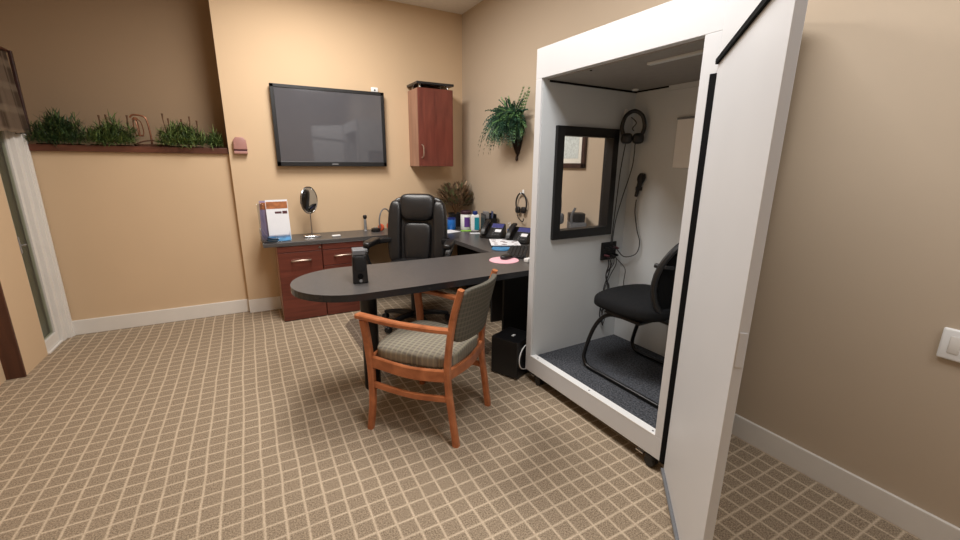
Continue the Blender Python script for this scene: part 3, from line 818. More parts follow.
# spray bottle / otoscope stand
t = thing('slim_bottle', 'slim clear bottle with black cap near wall behind leather chair', 'bottle', (1.035, 4.38, T))
bm = NB(); lathe(bm, [(0, 0), (0.02, 0), (0.02, 0.006), (0.014, 0.012), (0.014, 0.1), (0.013, 0.12), (0.011, 0.125), (0, 0.125)], 18); obj('bottle', bm, M['silver'], t, True)
bm = NB(); lathe(bm, [(0, 0.125), (0.012, 0.125), (0.02, 0.138), (0.021, 0.155), (0.014, 0.166), (0, 0.168)], 16); obj('cap', bm, M['black'], t, True)
# black puck
t = thing('black_puck', 'round black puck-shaped gadget on back worktop beside slim bottle', 'gadget', (1.12, 4.30, T))
bm = NB(); lathe(bm, [(0, 0), (0.045, 0), (0.048, 0.01), (0.044, 0.032), (0.03, 0.038), (0, 0.04)], 24); obj('body', bm, M['black'], t, True)
bm = NB(); lathe(bm, [(0, 0.0385), (0.018, 0.0385), (0.018, 0.042), (0, 0.042)], 18); obj('button', bm, M['grey'], t, True)
# headset standing left of chair back
t = thing('test_headset', 'headset with dark headband and orange cushion on back worktop', 'headset', (1.235, 4.34, T), 0.5)
bm = NB(); tube(bm, [(-0.075, 0, 0.03), (-0.082, 0, 0.12), (-0.05, 0, 0.2), (0.0, 0, 0.225), (0.05, 0, 0.2), (0.082, 0, 0.12), (0.075, 0, 0.03)], 0.007, 8, sm=5); obj('headband', bm, M['grey'], t, True)
for s in (-1, 1):
    bm = NB(); lathe(bm, [(0, 0), (0.034, 0), (0.038, 0.01), (0.034, 0.022), (0, 0.024)], 18, Rm((s * 0.072, 0, 0.038), ry=-s * PI / 2)); obj('ear_cushion', bm, M['orange'], t, True)

# corner plant
t = thing('corner_plant', 'bushy bronze and olive potted plant in corner of worktop', 'plant', (2.03, 4.29, T))
bm = NB(); lathe(bm, [(0, 0), (0.065, 0), (0.085, 0.14), (0.09, 0.15), (0.08, 0.15), (0.07, 0.13), (0, 0.13)], 22); obj('pot', bm, M['pot'], t, True)
bm = NB()
for i in range(620):
    th = random.uniform(0, 2 * PI); ph = random.uniform(-0.25, 1.0)
    r = 0.165 * random.uniform(0.35, 1.0)
    p = Vector((r * cos(th) * cos(ph), r * sin(th) * cos(ph), 0.27 + r * 1.25 * sin(ph)))
    p.x = min(p.x, 0.15); p.y = min(p.y, 0.155)
    d = Vector((p.x + random.uniform(-.05, .05), p.y + random.uniform(-.05, .05), (p.z - 0.18) * 1.0 + random.uniform(-.02, .08)))
    e = blade(bm, p, d, random.uniform(0.06, 0.10), random.uniform(0.014, 0.024), 0.6, 4, random.choice([0, 0, 1]))
for v in bm.verts:
    v.co.x = min(v.co.x, 0.165); v.co.y = min(v.co.y, 0.175)
obj('foliage', bm, [M['bronze_leaf'], M['olive_leaf']], t)
bm = NB()
for i in range(9):
    th = 2 * PI * i / 9
    tube(bm, [(0, 0, 0.13), (0.05 * cos(th), 0.05 * sin(th), 0.25), (0.11 * cos(th), 0.11 * sin(th), 0.38)], 0.004, 5)
obj('stems', bm, M['stalk'], t)

# blue tub, wipes canister, teal bottle
t = thing('blue_tub', 'bright blue canister beside the corner plant pot', 'canister', (1.885, 4.09, T))
bm = NB(); lathe(bm, [(0, 0), (0.042, 0), (0.045, 0.004), (0.045, 0.105), (0.043, 0.11), (0, 0.11)], 22); obj('body', bm, M['blue'], t, True)
bm = NB(); lathe(bm, [(0, 0.11), (0.046, 0.11), (0.046, 0.125), (0, 0.127)], 22); obj('lid', bm, M['navy'], t, True)
t = thing('wipes_canister', 'white wipes canister with purple label and dark lid by right wall', 'canister', (2.035, 4.04, T))
bm = NB(); lathe(bm, [(0, 0), (0.057, 0), (0.06, 0.005), (0.06, 0.16), (0.056, 0.165), (0, 0.165)], 26); obj('body', bm, M['white'], t, True)
bm = NB()
def lab(u, v):
    a = -2.35 + u * 1.05
    return (0.0612 * cos(a), 0.0612 * sin(a), 0.03 + v * 0.105)
sheet(bm, lab, 10, 1); obj('purple_label', bm, M['purple'], t, True)
bm = NB(); lathe(bm, [(0, 0.165), (0.06, 0.165), (0.061, 0.19), (0.05, 0.202), (0, 0.204)], 26); obj('lid', bm, M['maroon'], t, True)
t = thing('lotion_bottle', 'white bottle with teal label and navy cap beside wipes canister', 'bottle', (2.05, 3.86, T), -0.5)
bm = NB(); soft(bm, (0, 0, 0.09), (0.045, 0.028, 0.09), 6, 10); obj('body', bm, M['white'], t, True)
bm = NB(); box(bm, -0.006, 0.042, -0.0295, 0.0295, 0.02, 0.15, 0.002); obj('label', bm, M['teal'], t)
bm = NB(); lathe(bm, [(0, 0.176), (0.026, 0.176), (0.026, 0.205), (0.02, 0.212), (0, 0.213)], 18); obj('cap', bm, M['navy'], t, True)
# black pen organiser
t = thing('desk_organizer', 'black desk organizer with grey box behind the nearer-to-corner telephone', 'organizer', (2.115, 3.69, T), -0.2)
bm = NB()
box(bm, -0.06, 0.06, -0.07, 0.07, 0, 0.008); box(bm, -0.06, -0.055, -0.07, 0.07, 0, 0.20); box(bm, 0.055, 0.06, -0.07, 0.07, 0, 0.20); box(bm, -0.06, 0.06, 0.065, 0.07, 0, 0.2); box(bm, -0.06, 0.06, -0.07, -0.065, 0, 0.16); box(bm, -0.003, 0.003, -0.07, 0.07, 0, 0.19)
obj('tray', bm, M['black'], t)
bm = NB(); box(bm, -0.05, -0.01, -0.05, 0.05, 0.01, 0.225, 0.004); obj('grey_box', bm, M['silver'], t)
for i in range(4):
    bm = NB(); tube(bm, [(0.02 + 0.008 * i, -0.04 + 0.025 * i, 0.01), (0.03 + 0.005 * i, -0.05 + 0.03 * i, 0.225)], 0.004, 6)
    p = obj('pen', bm, M['navy'] if i % 2 else M['grey'], t, True)

# telephones
def phone(label, loc, rz):
    t = thing('desk_telephone', label, 'telephone', loc, rz, 'desk telephones')
    mt = Rm((0, 0, 0.012), rx=0.62)
    bm = NB(); prism(bm, [(-0.09, 0.0), (0.075, 0.0), (0.065, 0.10), (-0.065, 0.005)], -0.105, 0.105, 0, M=Matrix.Rotation(PI / 2, 4, 'Z') @ Matrix.Rotation(PI / 2, 4, 'X'))
    for v in bm.verts: v.co.z = max(v.co.z, 0)
    bm.free(); bm = NB()
    # wedge body
    vs = [bm.verts.new(p) for p in ((-0.105, -0.09, 0), (0.105, -0.09, 0), (0.105, 0.085, 0), (-0.105, 0.085, 0), (-0.105, -0.09, 0.025), (0.105, -0.09, 0.025), (0.105, 0.06, 0.135), (-0.105, 0.06, 0.135))]
    for f in ((0, 3, 2, 1), (4, 5, 6, 7), (0, 1, 5, 4), (1, 2, 6, 5), (2, 3, 7, 6), (3, 0, 4, 7)): bm.faces.new([vs[i] for i in f])
    bmesh.ops.bevel(bm, geom=bm.edges[:], offset=0.006, segments=2, affect='EDGES')
    obj('body', bm, M['black'], t)
    n = Vector((0, -0.11, 0.15)).normalized()
    def on(x, s, h): # point on slanted face
        b = Vector((x, -0.09, 0.025)) + Vector((0, 0.15, 0.11)) * s
        return b + n * h
    ang = math.atan2(0.11, 0.15)
    bm = NB(); box(bm, -0.022, 0.095, -0.028, 0.028, -0.001, 0.003, 0.001, M=Matrix.Translation(on(0, 0.78, 0)) @ Matrix.Rotation(ang, 4, 'X')); obj('display', bm, M['display'], t)
    bm = NB()
    for i in range(4):
        for j in range(3):
            box(bm, 0.01 + j * 0.026, 0.03 + j * 0.026, -0.006, 0.006, -0.001, 0.004, 0.001, M=Matrix.Translation(on(0, 0.14 + 0.12 * i, 0)) @ Matrix.Rotation(ang, 4, 'X'))
    k = obj('keypad', bm, M['sandisplay'], t)
    bm = NB(); pp = [on(-0.068, 0.0, 0.022), on(-0.068, 0.25, 0.040), on(-0.068, 0.75, 0.040), on(-0.068, 1.0, 0.022)]
    tube(bm, pp, 0, flat=(0.045, 0.026, n), sm=5); obj('handset', bm, M['black'], t, True)
    bm = NB(); box(bm, 0.03, 0.09, -0.02, 0.016, 0.004, 0.0055, 0, M=Matrix.Translation(on(0, 0.42, 0)) @ Matrix.Rotation(ang, 4, 'X')); obj('note_slip', bm, M['paper'], t)
    return t
phone('black desk telephone with lit blue display beside teal-labelled bottle', (2.035, 3.455, T), math.radians(-52))
p2 = phone('black desk telephone behind the printed sheet, nearest the white booth', (2.118, 3.13, T), math.radians(-58))
# sanitizer bottle
t = thing('sanitizer_bottle', 'small clear pump bottle with blue label standing between the two telephones', 'bottle', (2.155, 3.345, T))
bm = NB(); lathe(bm, [(0, 0), (0.024, 0), (0.026, 0.004), (0.026, 0.09), (0.012, 0.108), (0.01, 0.115), (0, 0.115)], 18); obj('bottle', bm, M['acrylic'], t, True)
bm = NB(); lathe(bm, [(0.0265, 0.06), (0.0268, 0.06), (0.0268, 0.088), (0.0265, 0.088)], 18); obj('label', bm, M['blue'], t, True)
bm = NB(); lathe(bm, [(0, 0.115), (0.011, 0.115), (0.011, 0.13), (0.004, 0.132), (0.004, 0.15), (0, 0.151)], 12); tube(bm, [(0, 0, 0.148), (-0.03, -0.01, 0.146)], 0.004, 6); obj('pump', bm, M['white'], t, True)
# papers
def paper(name, label, x, y, w, h, rz, m, marks=None, z=T):
    t = thing(name, label, 'paper', (x, y, z), rz)
    bm = NB(); box(bm, -w / 2, w / 2, -h / 2, h / 2, 0.0005, 0.004); obj('sheet', bm, m, t)
    if marks:
        for i in range(11):
            bm = NB()
            a, b = w * (-0.32 + 0.32 * (i % 3)) + random.uniform(-.015, .015), h * (-0.36 + 0.24 * (i // 3)) + random.uniform(-.02, .02)
            r = random.uniform(0.012, 0.028)
            lathe(bm, [(0, 0.0042), (r, 0.0042), (r, 0.0046), (0, 0.0046)], 8, Matrix.Translation((a, b, 0)) @ Matrix.Diagonal((1, 0.6, 1, 1)))
            obj('printed_picture', bm, marks, t)
    return t
paper('printed_sheet', 'white sheet of small dark printed pictures in front of telephone by booth', 1.925, 3.075, 0.25, 0.30, math.radians(-26), M['paper'], M['darkprint'], T + 0.022)
t = thing('black_binder', 'thin black binder lying under the printed sheet on the worktop', 'binder', (1.905, 3.07, T), math.radians(-26))
bm = NB(); box(bm, -0.10, 0.08, -0.14, 0.14, 0.0, 0.006, 0.001); box(bm, -0.10, 0.08, -0.14, 0.14, 0.017, 0.022, 0.001); box(bm, -0.104, -0.098, -0.14, 0.14, 0, 0.022, 0.002); obj('cover', bm, M['black'], t)
bm = NB(); box(bm, -0.095, 0.075, -0.135, 0.135, 0.006, 0.017); obj('pages', bm, M['paper'], t)
paper('green_sheet', 'bright green slip of paper under front of wipes canister', 1.985, 3.93, 0.12, 0.07, math.radians(-15), M['green'])
paper('loose_papers', 'white papers lying on worktop right of the leather chair back', 1.80, 3.96, 0.17, 0.17, math.radians(15), M['paper'])
paper('note_card', 'small white and pink note card in front of teal-labelled bottle', 1.985, 3.74, 0.10, 0.06, math.radians(-20), M['paper'])
bm = NB(); lathe(bm, [(0, 0.0004), (0.075, 0.0004), (0.08, 0.004), (0.075, 0.012), (0, 0.012)], 28, Rm((1.80, 2.925, T)))
setp(obj('blue_coaster', bm, M['bluepaper'], None, True), 'round blue pad at the front edge of the printed sheet', 'pad')
# keyboard, mouse, pad
t = thing('keyboard', 'black computer keyboard on the worktop next to pink mouse pad', 'keyboard', (1.845, 2.735, T), math.radians(52))
t.scale = (1.12, 1.1, 1.0)
bm = NB(); box(bm, -0.19, 0.19, -0.075, 0.075, 0.003, 0.018, 0.004); obj('case', bm, M['black'], t)
for r in range(5):
    bm = NB()
    for k in range(14):
        box(bm, -0.182 + k * 0.0262, -0.182 + k * 0.0262 + 0.022, -0.062 + r * 0.026, -0.062 + r * 0.026 + 0.022, 0.018, 0.024, 0.002, 1)
    obj('key_row', bm, M['blackmatte'], t)
for x in (-0.17, 0.17):
    bm = NB(); box(bm, x - 0.015, x + 0.015, 0.05, 0.065, 0, 0.004); obj('foot', bm, M['gasket'], t)
bm = NB(); lathe(bm, [(0, 0.0003), (0.108, 0.0003), (0.11, 0.002), (0.108, 0.005), (0, 0.005)], 36, Rm((1.600, 2.555, T)))
setp(obj('mouse_pad', bm, M['pinkpad'], None, True), 'round pink mouse pad on the peninsula desk under black mouse', 'mouse pad')
t = thing('computer_mouse', 'black computer mouse resting on the round pink mouse pad', 'mouse', (1.635, 2.585, T + 0.005), math.radians(-65))
bm = NB(); soft(bm, (0, 0, 0.014), (0.03, 0.055, 0.017), 3, 10, lambda v: Vector((v.x, v.y, max(v.z, -0.014)))); obj('shell', bm, M['black'], t, True)
bm = NB(); lathe(bm, [(0, -0.003), (0.008, -0.003), (0.008, 0.003), (0, 0.003)], 12, Rm((0, 0.03, 0.026), ry=PI / 2)); obj('scroll_wheel', bm, M['grey'], t, True)
bm = NB(); tube(bm, [(0, 0.053, 0.008), (0.005, 0.07, 0.004), (0.03, 0.085, 0.003), (0.06, 0.08, 0.003)], 0.0025, 6, sm=5); obj('cord', bm, M['cable'], t, True)
# grey cables drooping over the desk's front edge
bm = NB()
for k in range(3):
    o_ = 0.02 * k
    tube(bm, [(1.76 + o_, 2.44, T + 0.006), (1.655 + o_, 2.28, T + 0.009), (1.615 + o_, 2.226, T + 0.004), (1.60 + o_, 2.212, T - 0.02), (1.585 + o_, 2.21, T - 0.08), (1.60 + o_, 2.213, T - 0.15 - 0.03 * k), (1.66 + o_, 2.217, T - 0.17 - 0.03 * k), (1.74 + o_, 2.221, T - 0.1)], 0.003, 6, sm=6)
setp(obj('computer_cables', bm, M['lightcable'], None, True), 'grey computer cables looping over front desk edge beside booth', 'cables')
t = thing('usb_adapter', 'small white adapter block on desk against the booth side', 'adapter', (1.735, 2.44, T), 0.3)
bm = NB(); box(bm, -0.03, 0.03, -0.02, 0.02, 0, 0.028, 0.005, 3); obj('block', bm, M['white'], t, True)
bm = NB(); box(bm, 0.03, 0.045, -0.007, 0.007, 0.009, 0.018, 0.001); obj('plug', bm, M['silver'], t)

# headset stand and small camera seen low through the booth window
t = thing('headset_stand', 'dark grey headset on a stand seen at lower left through booth window', 'headset stand', (1.965, 2.42, T), 0.6)
bm = NB(); lathe(bm, [(0, 0), (0.06, 0), (0.06, 0.012), (0.012, 0.016), (0.010, 0.50), (0.0, 0.50)], 18); obj('stand', bm, M['black'], t, True)
bm = NB(); tube(bm, [(-0.055, 0, 0.30), (-0.07, 0, 0.38), (-0.05, 0, 0.47), (0, 0, 0.505), (0.05, 0, 0.47), (0.07, 0, 0.38), (0.055, 0, 0.30)], 0.008, 8, sm=5); obj('headband', bm, M['grey'], t, True)
for sx_ in (-1, 1):
    bm = NB(); soft(bm, (sx_ * 0.05, 0, 0.30), (0.02, 0.035, 0.042), 3, 8); obj('ear_cup', bm, M['grey'], t, True)
t = thing('desk_device', 'grey boxy desk device with raised lid seen through the booth window', 'device', (2.112, 2.375, T), -0.5)
bm = NB(); box(bm, -0.06, 0.06, -0.07, 0.07, 0, 0.28, 0.012, 3); obj('body', bm, M['grey'], t, True)
bm = NB(); box(bm, -0.062, 0.05, -0.05, 0.05, 0.28, 0.345, 0.008, 2); obj('raised_lid', bm, M['black'], t, True)
bm = NB(); tube(bm, [(-0.05, -0.06, 0.27), (-0.055, -0.065, 0.33), (-0.03, -0.06, 0.385)], 0.009, 8, sm=4); obj('arm', bm, M['grey'], t, True)

# ------------------------------------------------------------------ on the right wall
# headset hanging from a white hook
t = thing('adhesive_hook', 'white adhesive hook on right wall holding the black headset', 'hook', (RX, 3.215, 1.15))
bm = NB(); box(bm, -0.006, 0, -0.014, 0.014, 0, 0.055, 0.003); obj('plate', bm, M['white'], t)
bm = NB(); tube(bm, [(-0.004, 0, 0.03), (-0.02, 0, 0.015), (-0.028, 0, 0.02), (-0.03, 0, 0.032)], 0.005, 8, sm=4); obj('prong', bm, M['white'], t, True)
t = thing('hanging_headset', 'black headset hanging from white hook on right wall above telephones', 'headset', (RX - 0.022, 3.215, 0.92), 0.0)
bm = NB(); tube(bm, [(0, 0.066, 0.10), (0, 0.085, 0.16), (0, 0.06, 0.225), (0, 0.0, 0.255), (0, -0.06, 0.225), (0, -0.085, 0.16), (0, -0.066, 0.10)], 0.007, 8, sm=5); obj('headband', bm, M['blackmatte'], t, True)
for s, zz in ((-1, 0.105), (1, 0.10)):
    bm = NB(); soft(bm, (-0.004, s * 0.045, zz), (0.018, 0.03, 0.03), 3, 8); obj('earpiece', bm, M['black'], t, True)
bm = NB(); tube(bm, [(-0.004, 0.06, 0.08), (-0.008, 0.03, 0.03), (-0.008, -0.04, 0.0), (-0.008, -0.06, 0.03)], 0.0045, 6, sm=5); obj('microphone_boom', bm, M['black'], t, True)

# framed certificate (seen through the booth window)
t = thing('framed_certificate', 'dark framed certificate on right wall seen through the booth window', 'picture frame', (RX, 2.62, 1.405))
bm = NB()
for y0, y1, z0, z1 in ((-0.2, -0.165, 0, 0.34), (0.165, 0.2, 0, 0.34), (-0.2, 0.2, 0, 0.035), (-0.2, 0.2, 0.305, 0.34)): box(bm, -0.022, 0, y0, y1, z0, z1, 0.003)
obj('frame', bm, M['darkframe'], t)
bm = NB(); box(bm, -0.008, -0.002, -0.166, 0.166, 0.034, 0.306); obj('mount', bm, M['certpaper'], t)
bm = NB(); box(bm, -0.0095, -0.008, -0.12, 0.12, 0.07, 0.27); obj('certificate_print', bm, M['certprint'], t)

# wall fern in cone basket
fx = RX - 0.002
t = thing('hanging_fern', 'trailing green fern in dark cone basket on right wall', 'plant', (fx, 3.30, 1.475))
bm = NB()
def cone(u, v):
    a = PI * u
    r = 0.105 * (v ** 0.75) + 0.006
    return (-r * sin(a) * 0.9 - 0.001, 0.02 + r * cos(a), 0.02 + v * 0.30)
sheet(bm, cone, 16, 10, thick=0.006)
lathe(bm, [(0, -0.03), (0.012, -0.018), (0.012, 0.0), (0.006, 0.02), (0.0, 0.03)], 10, Rm((-0.014, 0.02, 0.01)))
obj('cone_basket', bm, M['basket_dark'], t, True)
bm = NB()
def frond(base, d, L, droop, mi, lw=0.03):
    p = Vector(base); dd = Vector(d).normalized(); n = 12
    for i in range(n):
        p2 = p + dd * (L / n)
        if p2.x > -0.01: p2.x = -0.01
        side = dd.cross(Vector((0, 0, 1)))
        side = side.normalized() if side.length > 1e-3 else Vector((0, 1, 0))
        t_ = i / n
        for s in (-1, 1):
            e = lw * (1 - 0.65 * t_) * random.uniform(0.7, 1.15)
            a = bm.verts.new(p); b = bm.verts.new(p + side * s * e * 0.5 + dd * 0.012 + Vector((0, 0, 0.006))); c = bm.verts.new(p + side * s * e + dd * 0.018 + Vector((0, 0, -0.008))); g = bm.verts.new(p + side * s * e * 0.5 - dd * 0.008 + Vector((0, 0, -0.004)))
            for q in (a, b, c, g):
                if q.co.x > -0.004: q.co.x = -0.004
            f = bm.faces.new((a, b, c, g)); f.material_index = mi
        p = p2
        dd = (dd + Vector((0, 0, -droop / n))).normalized()
def fan(az, el, L, droop, mi, lw=0.026, o=0.0):
    # az: 0 = toward the room's left end (+y), 90 = straight out of the wall, 180 = -y
    a, e = math.radians(az), math.radians(el)
    frond((-0.055 + random.uniform(-.04, .02), random.uniform(-.05, .07) + o, 0.31 + random.uniform(-.03, .03)), (-sin(a) * cos(e), cos(a) * cos(e), sin(e)), L, droop, mi, lw)
for i in range(150): fan(random.uniform(10, 165), random.uniform(-10, 75), random.uniform(0.13, 0.27), random.uniform(0.8, 2.6), random.choice([0, 0, 0, 1]))
for i in range(150): fan(random.uniform(50, 178), random.uniform(0, 60), random.uniform(0.18, 0.31), random.uniform(2.0, 4.2), random.choice([0, 0, 0, 1]), 0.034)
for i in range(45): fan(random.uniform(120, 178), random.uniform(10, 65), random.uniform(0.14, 0.26), random.uniform(0.6, 2.4), random.choice([0, 0, 1]), 0.034)
for i in range(75): fan(random.uniform(5, 80), random.uniform(0, 60), random.uniform(0.22, 0.34), random.uniform(2.2, 3.6), random.choice([0, 0, 1]), 0.030, 0.03)
for i in range(14): fan(random.uniform(15, 50), random.uniform(10, 45), random.uniform(0.38, 0.48), random.uniform(3.0, 3.8), 0, 0.026, 0.05)
for az, el, L in ((176, 52, 0.37), (174, 56, 0.33), (100, 70, 0.20), (12, 18, 0.30), (10, 25, 0.26), (14, 55, 0.26)):
    fan(az, el, L, 0.12, 1, 0.026); fan(az, el + 3, L * 0.9, 0.1, 1, 0.022)
obj('fronds', bm, [M['fern1'], M['fern2']], t)

# thermostat / switch at the right edge
t = thing('wall_switch', 'white wall switch plate on right wall at the edge of view', 'switch', (RX, 0.385, 0.745))
bm = NB(); box(bm, -0.016, 0, -0.065, 0.065, 0, 0.118, 0.007, 3); obj('plate', bm, M['white'], t, True)
for y in (-0.026, 0.026):
    bm = NB(); box(bm, -0.0185, -0.014, y - 0.015, y + 0.015, 0.026, 0.092, 0.003, 2); obj('rocker', bm, M['trim'], t, True)

# ------------------------------------------------------------------ hearing booth
BA = (1.534, 2.129, 0.0)
BR = math.atan2(-0.99956, 0.02951)
WT, DP, BT = 1.085, 0.83, 2.062      # width along the front, depth, top
Z0 = 0.08
bo = thing('hearing_booth', 'large white hearing test booth on casters standing along the right wall', 'booth', BA, BR)
def bpart(name, parts, m, parent=bo, bev=0.002):
    bm = NB()
    for p in parts: box(bm, *p, bev)
    return obj(name, bm, m, parent)
# walls: left wall with its window opening
wn0, wn1, wz0, wz1 = 0.155, 0.592, 1.012, 1.610
bpart('left_wall', [(-0.012, 0.045, 0.006, wn0, Z0, BT - .012), (-0.012, 0.045, wn1, DP, Z0, BT - .012), (-0.012, 0.045, wn0, wn1, Z0, wz0), (-0.012, 0.045, wn0, wn1, wz1, BT - .012)], M['booth_in'], bev=0)
# back and right sides: the far right corner is cut off at an angle
def bpoly(name, pts, z0, z1, m, bev=0.0):
    bm = NB(); prism(bm, pts, z0, z1, bev); return obj(name, bm, m, bo)
bpoly('back_wall', [(0.045, 0.775), (0.665, 0.775), (0.70, DP), (0.045, DP)], Z0, BT - .012, M['booth_in'])
bpoly('angled_wall', [(0.665, 0.775), (1.035, 0.462), (WT, 0.50), (0.70, DP)], Z0, BT - .012, M['booth_in'])
bpoly('right_wall', [(1.035, 0.036), (WT, 0.036), (WT, 0.50), (1.035, 0.462)], Z0, BT - .012, M['booth_in'])
OUT = [(-0.012, 0.036), (WT, 0.036), (WT, 0.50), (0.70, DP), (-0.012, DP)]
INN = [(0.045, 0.036), (1.035, 0.036), (1.035, 0.462), (0.665, 0.775), (0.045, 0.775)]
# front frame: sill, header, stiles
bpart('front_frame', [(-0.012, WT, -0.004, 0.036, Z0, 0.192), (-0.012, WT, -0.004, 0.036, 1.902, BT), (-0.012, 0.040, -0.004, 0.036, 0.192, 1.902), (1.010, WT, -0.004, 0.036, 0.192, 1.902)], M['booth'])
bpart('sill_strip', [(0.040, 1.010, -0.005, 0.04, 0.190, 0.1965)], M['white'], bev=0.001)
bpoly('roof', OUT, BT - .012, BT, M['booth'])
bpoly('inner_ceiling', INN, 1.897, 1.93, M['booth_ceil'])
bpart('ceiling_seam', [(0.045, 0.053, 0.05, 0.775, 1.887, 1.897), (0.052, 0.30, 0.767, 0.775, 1.889, 1.897)], M['gasket'], bev=0)
bpart('ceiling_trim', [(0.30, 0.665, 0.76, 0.775, 1.868, 1.897)], M['booth_in'])
bpart('light_strip', [(0.62, 1.03, 0.16, 0.19, 1.886, 1.897)], M['booth_in'])
bpoly('floor_base', [(0.045, 0.04), (1.03, 0.04), (1.03, 0.462), (0.66, 0.77), (0.045, 0.77)], Z0, 0.176, M['booth'])
bpoly('floor_carpet', [(0.045, 0.04), (1.034, 0.04), (1.034, 0.462), (0.664, 0.775), (0.045, 0.775)], 0.176, 0.190, M['booth_carpet'])
for tt in (0.095, 0.56, 0.985):
    bm = NB(); lathe(bm, [(0, 0), (0.006, 0), (0.004, 0.002), (0, 0.0025)], 10, Rm((tt, 0.016, 0.196))); obj('sill_screw', bm, M['grey'], bo)
bm = NB(); lathe(bm, [(0, 0), (0.007, 0), (0.005, 0.003), (0, 0.004)], 10, Rm((0.36, 0.06, 1.897), rx=PI)); obj('ceiling_screw', bm, M['gasket'], bo)
bm = NB(); lathe(bm, [(0, 0), (0.022, 0), (0.018, 0.008), (0, 0.01)], 14, Rm((0.1, 0.70, 1.897), rx=PI)); obj('ceiling_vent', bm, M['white'], bo)
bpart('hinge_gasket', [(1.052, 1.078, -0.0085, -0.004, Z0 + .002, 1.76)], M['gasket'], bev=0)
# window
f0, f1, g0, g1 = 0.112, 0.630, 0.968, 1.654
w = bpart('window', [(0.045, 0.068, f0, wn0 + .012, g0, g1), (0.045, 0.068, wn1 - .012, f1, g0, g1), (0.045, 0.068, wn0 + .012, wn1 - .012, g0, wz0 + .012), (0.045, 0.068, wn0 + .012, wn1 - .012, wz1 - .012, g1),
                     (-0.012, 0.045, wn0, wn0 + .01, wz0, wz1), (-0.012, 0.045, wn1 - .01, wn1, wz0, wz1), (-0.012, 0.045, wn0, wn1, wz0, wz0 + .01), (-0.012, 0.045, wn0, wn1, wz1 - .01, wz1)], M['blackframe'], bev=0.001)
bpart('window_glass', [(0.034, 0.040, wn0 + .008, wn1 - .008, wz0 + .008, wz1 - .008)], M['glass'], w, 0)
# casters
def bcaster(tt, nn):
    bm = NB()
    for s in (-1, 1):
        lathe(bm, [(0, -0.010), (0.024, -0.010), (0.028, -0.005), (0.028, 0.005), (0.024, 0.010), (0, 0.010)], 18, Rm((tt, nn + s * 0.013, 0.028), rx=PI / 2))
    box(bm, tt - 0.024, tt + 0.024, nn - 0.024, nn + 0.024, 0.045, 0.068, 0.005)
    tube(bm, [(tt, nn, 0.03), (tt, nn, Z0 + .01)], 0.010, 10)
    c = obj('caster', bm, M['black'], bo, True)
    bm = NB(); box(bm, tt - 0.075, tt - 0.03, nn - 0.03, nn - 0.012, 0.052, 0.058, 0.002); obj('brake_tab', bm, M['chrome'], c)
for tt, nn in ((0.10, 0.035), (0.985, 0.030), (0.10, 0.76), (0.98, 0.44)): bcaster(tt, nn)
# door leaf, swung wide open; its own frame: x along the leaf from the hinge, y toward the booth side of the leaf
dl = thing('door', None, None, (1.083, -0.016, 0.0)); dl.parent = bo
wd = math.atan2(-0.72083, -0.69311)            # world heading of the leaf
dl.rotation_euler = (0, 0, wd - BR)
bm = NB(); box(bm, 0.004, 0.640, 0.0, 0.026, 0.074, 2.05, 0.002); obj('leaf', bm, M['booth'], dl)
bm = NB(); box(bm, 0.0, 0.615, -0.010, 0.001, -0.009, 0.009, 0.0, M=Rm((0.004, 0, 1.795), ry=-0.11)); obj('top_gasket', bm, M['gasket'], dl)
bm = NB(); box(bm, 0.004, 0.640, -0.012, 0.026, 0.060, 0.073, 0); obj('bottom_sweep', bm, M['grey'], dl)
bm = NB(); box(bm, 0.638, 0.642, 0.004, 0.022, 0.90, 1.0, 0.001); obj('latch', bm, M['booth'], dl)
for z in (0.3, 1.0, 1.65):
    bm = NB(); lathe(bm, [(0, 0), (0.006, 0), (0.006, 0.09), (0, 0.09)], 10, Rm((-0.002, 0.018, z))); obj('hinge', bm, M['white'], dl, True)

# ------------------------------------------------------------------ inside the booth
def bw(t_, n_, z_=0):   # booth frame -> world
    v = Matrix.Translation(BA) @ Matrix.Rotation(BR, 4, 'Z') @ Vector((t_, n_, z_))
    return v
# guest chair: faces -t (toward the window); own frame has +y forward
fl = 0.190
gc = thing('cantilever_chair', 'black cantilever guest chair with mesh back inside the white booth', 'chair', bw(0.56, 0.43, fl + 0.004), BR + PI / 2)
# in this frame: y forward = -t, x right = n
for s in (-1, 1):
    bm = NB()
    tube(bm, [(s * 0.225, -0.36 if s < 0 else -0.18, 0.013), (s * 0.225, 0.05, 0.013), (s * 0.225, 0.195, 0.013), (s * 0.224, 0.235, 0.035), (s * 0.222, 0.245, 0.09), (s * 0.215, 0.20, 0.25), (s * 0.20, 0.15, 0.345), (s * 0.19, 0.09, 0.385), (s * 0.18, 0.0, 0.395)], 0.0125, 10, sm=5)
    obj('sled_leg', bm, M['blackmetal'], gc, True)
bm = NB(); tube(bm, [(-0.225, -0.36, 0.013), (0.225, -0.18, 0.013)], 0.0125, 10); obj('rear_bar', bm, M['blackmetal'], gc, True)
bm = NB(); box(bm, -0.2, 0.2, -0.12, 0.13, 0.388, 0.406, 0.004); obj('seat_plate', bm, M['black'], gc)
def gs(v): return Vector((v.x, v.y, v.z + 0.015 * (1 - (v.x / 0.25) ** 2) - 0.028 * max(0, (v.y - 0.08) / 0.17) ** 2 + 0.012 * max(0, -v.y / 0.25)))
bm = NB(); soft(bm, (0, 0.01, 0.452), (0.245, 0.258, 0.058), 3.4, 12, gs); obj('seat', bm, M['blackfabric'], gc, True)
bm = NB()
ring = []
for k in range(36):
    a = 2 * PI * k / 36
    x, z = 0.22 * cos(a), 0.245 * sin(a)
    ring.append((x, -0.258 + 0.06 * (x / 0.22) ** 2 - 0.10 * z, 0.655 + z))
tube(bm, ring, 0.016, 8, closed=True); br = obj('back_frame', bm, M['black'], gc, True)
bm = NB()
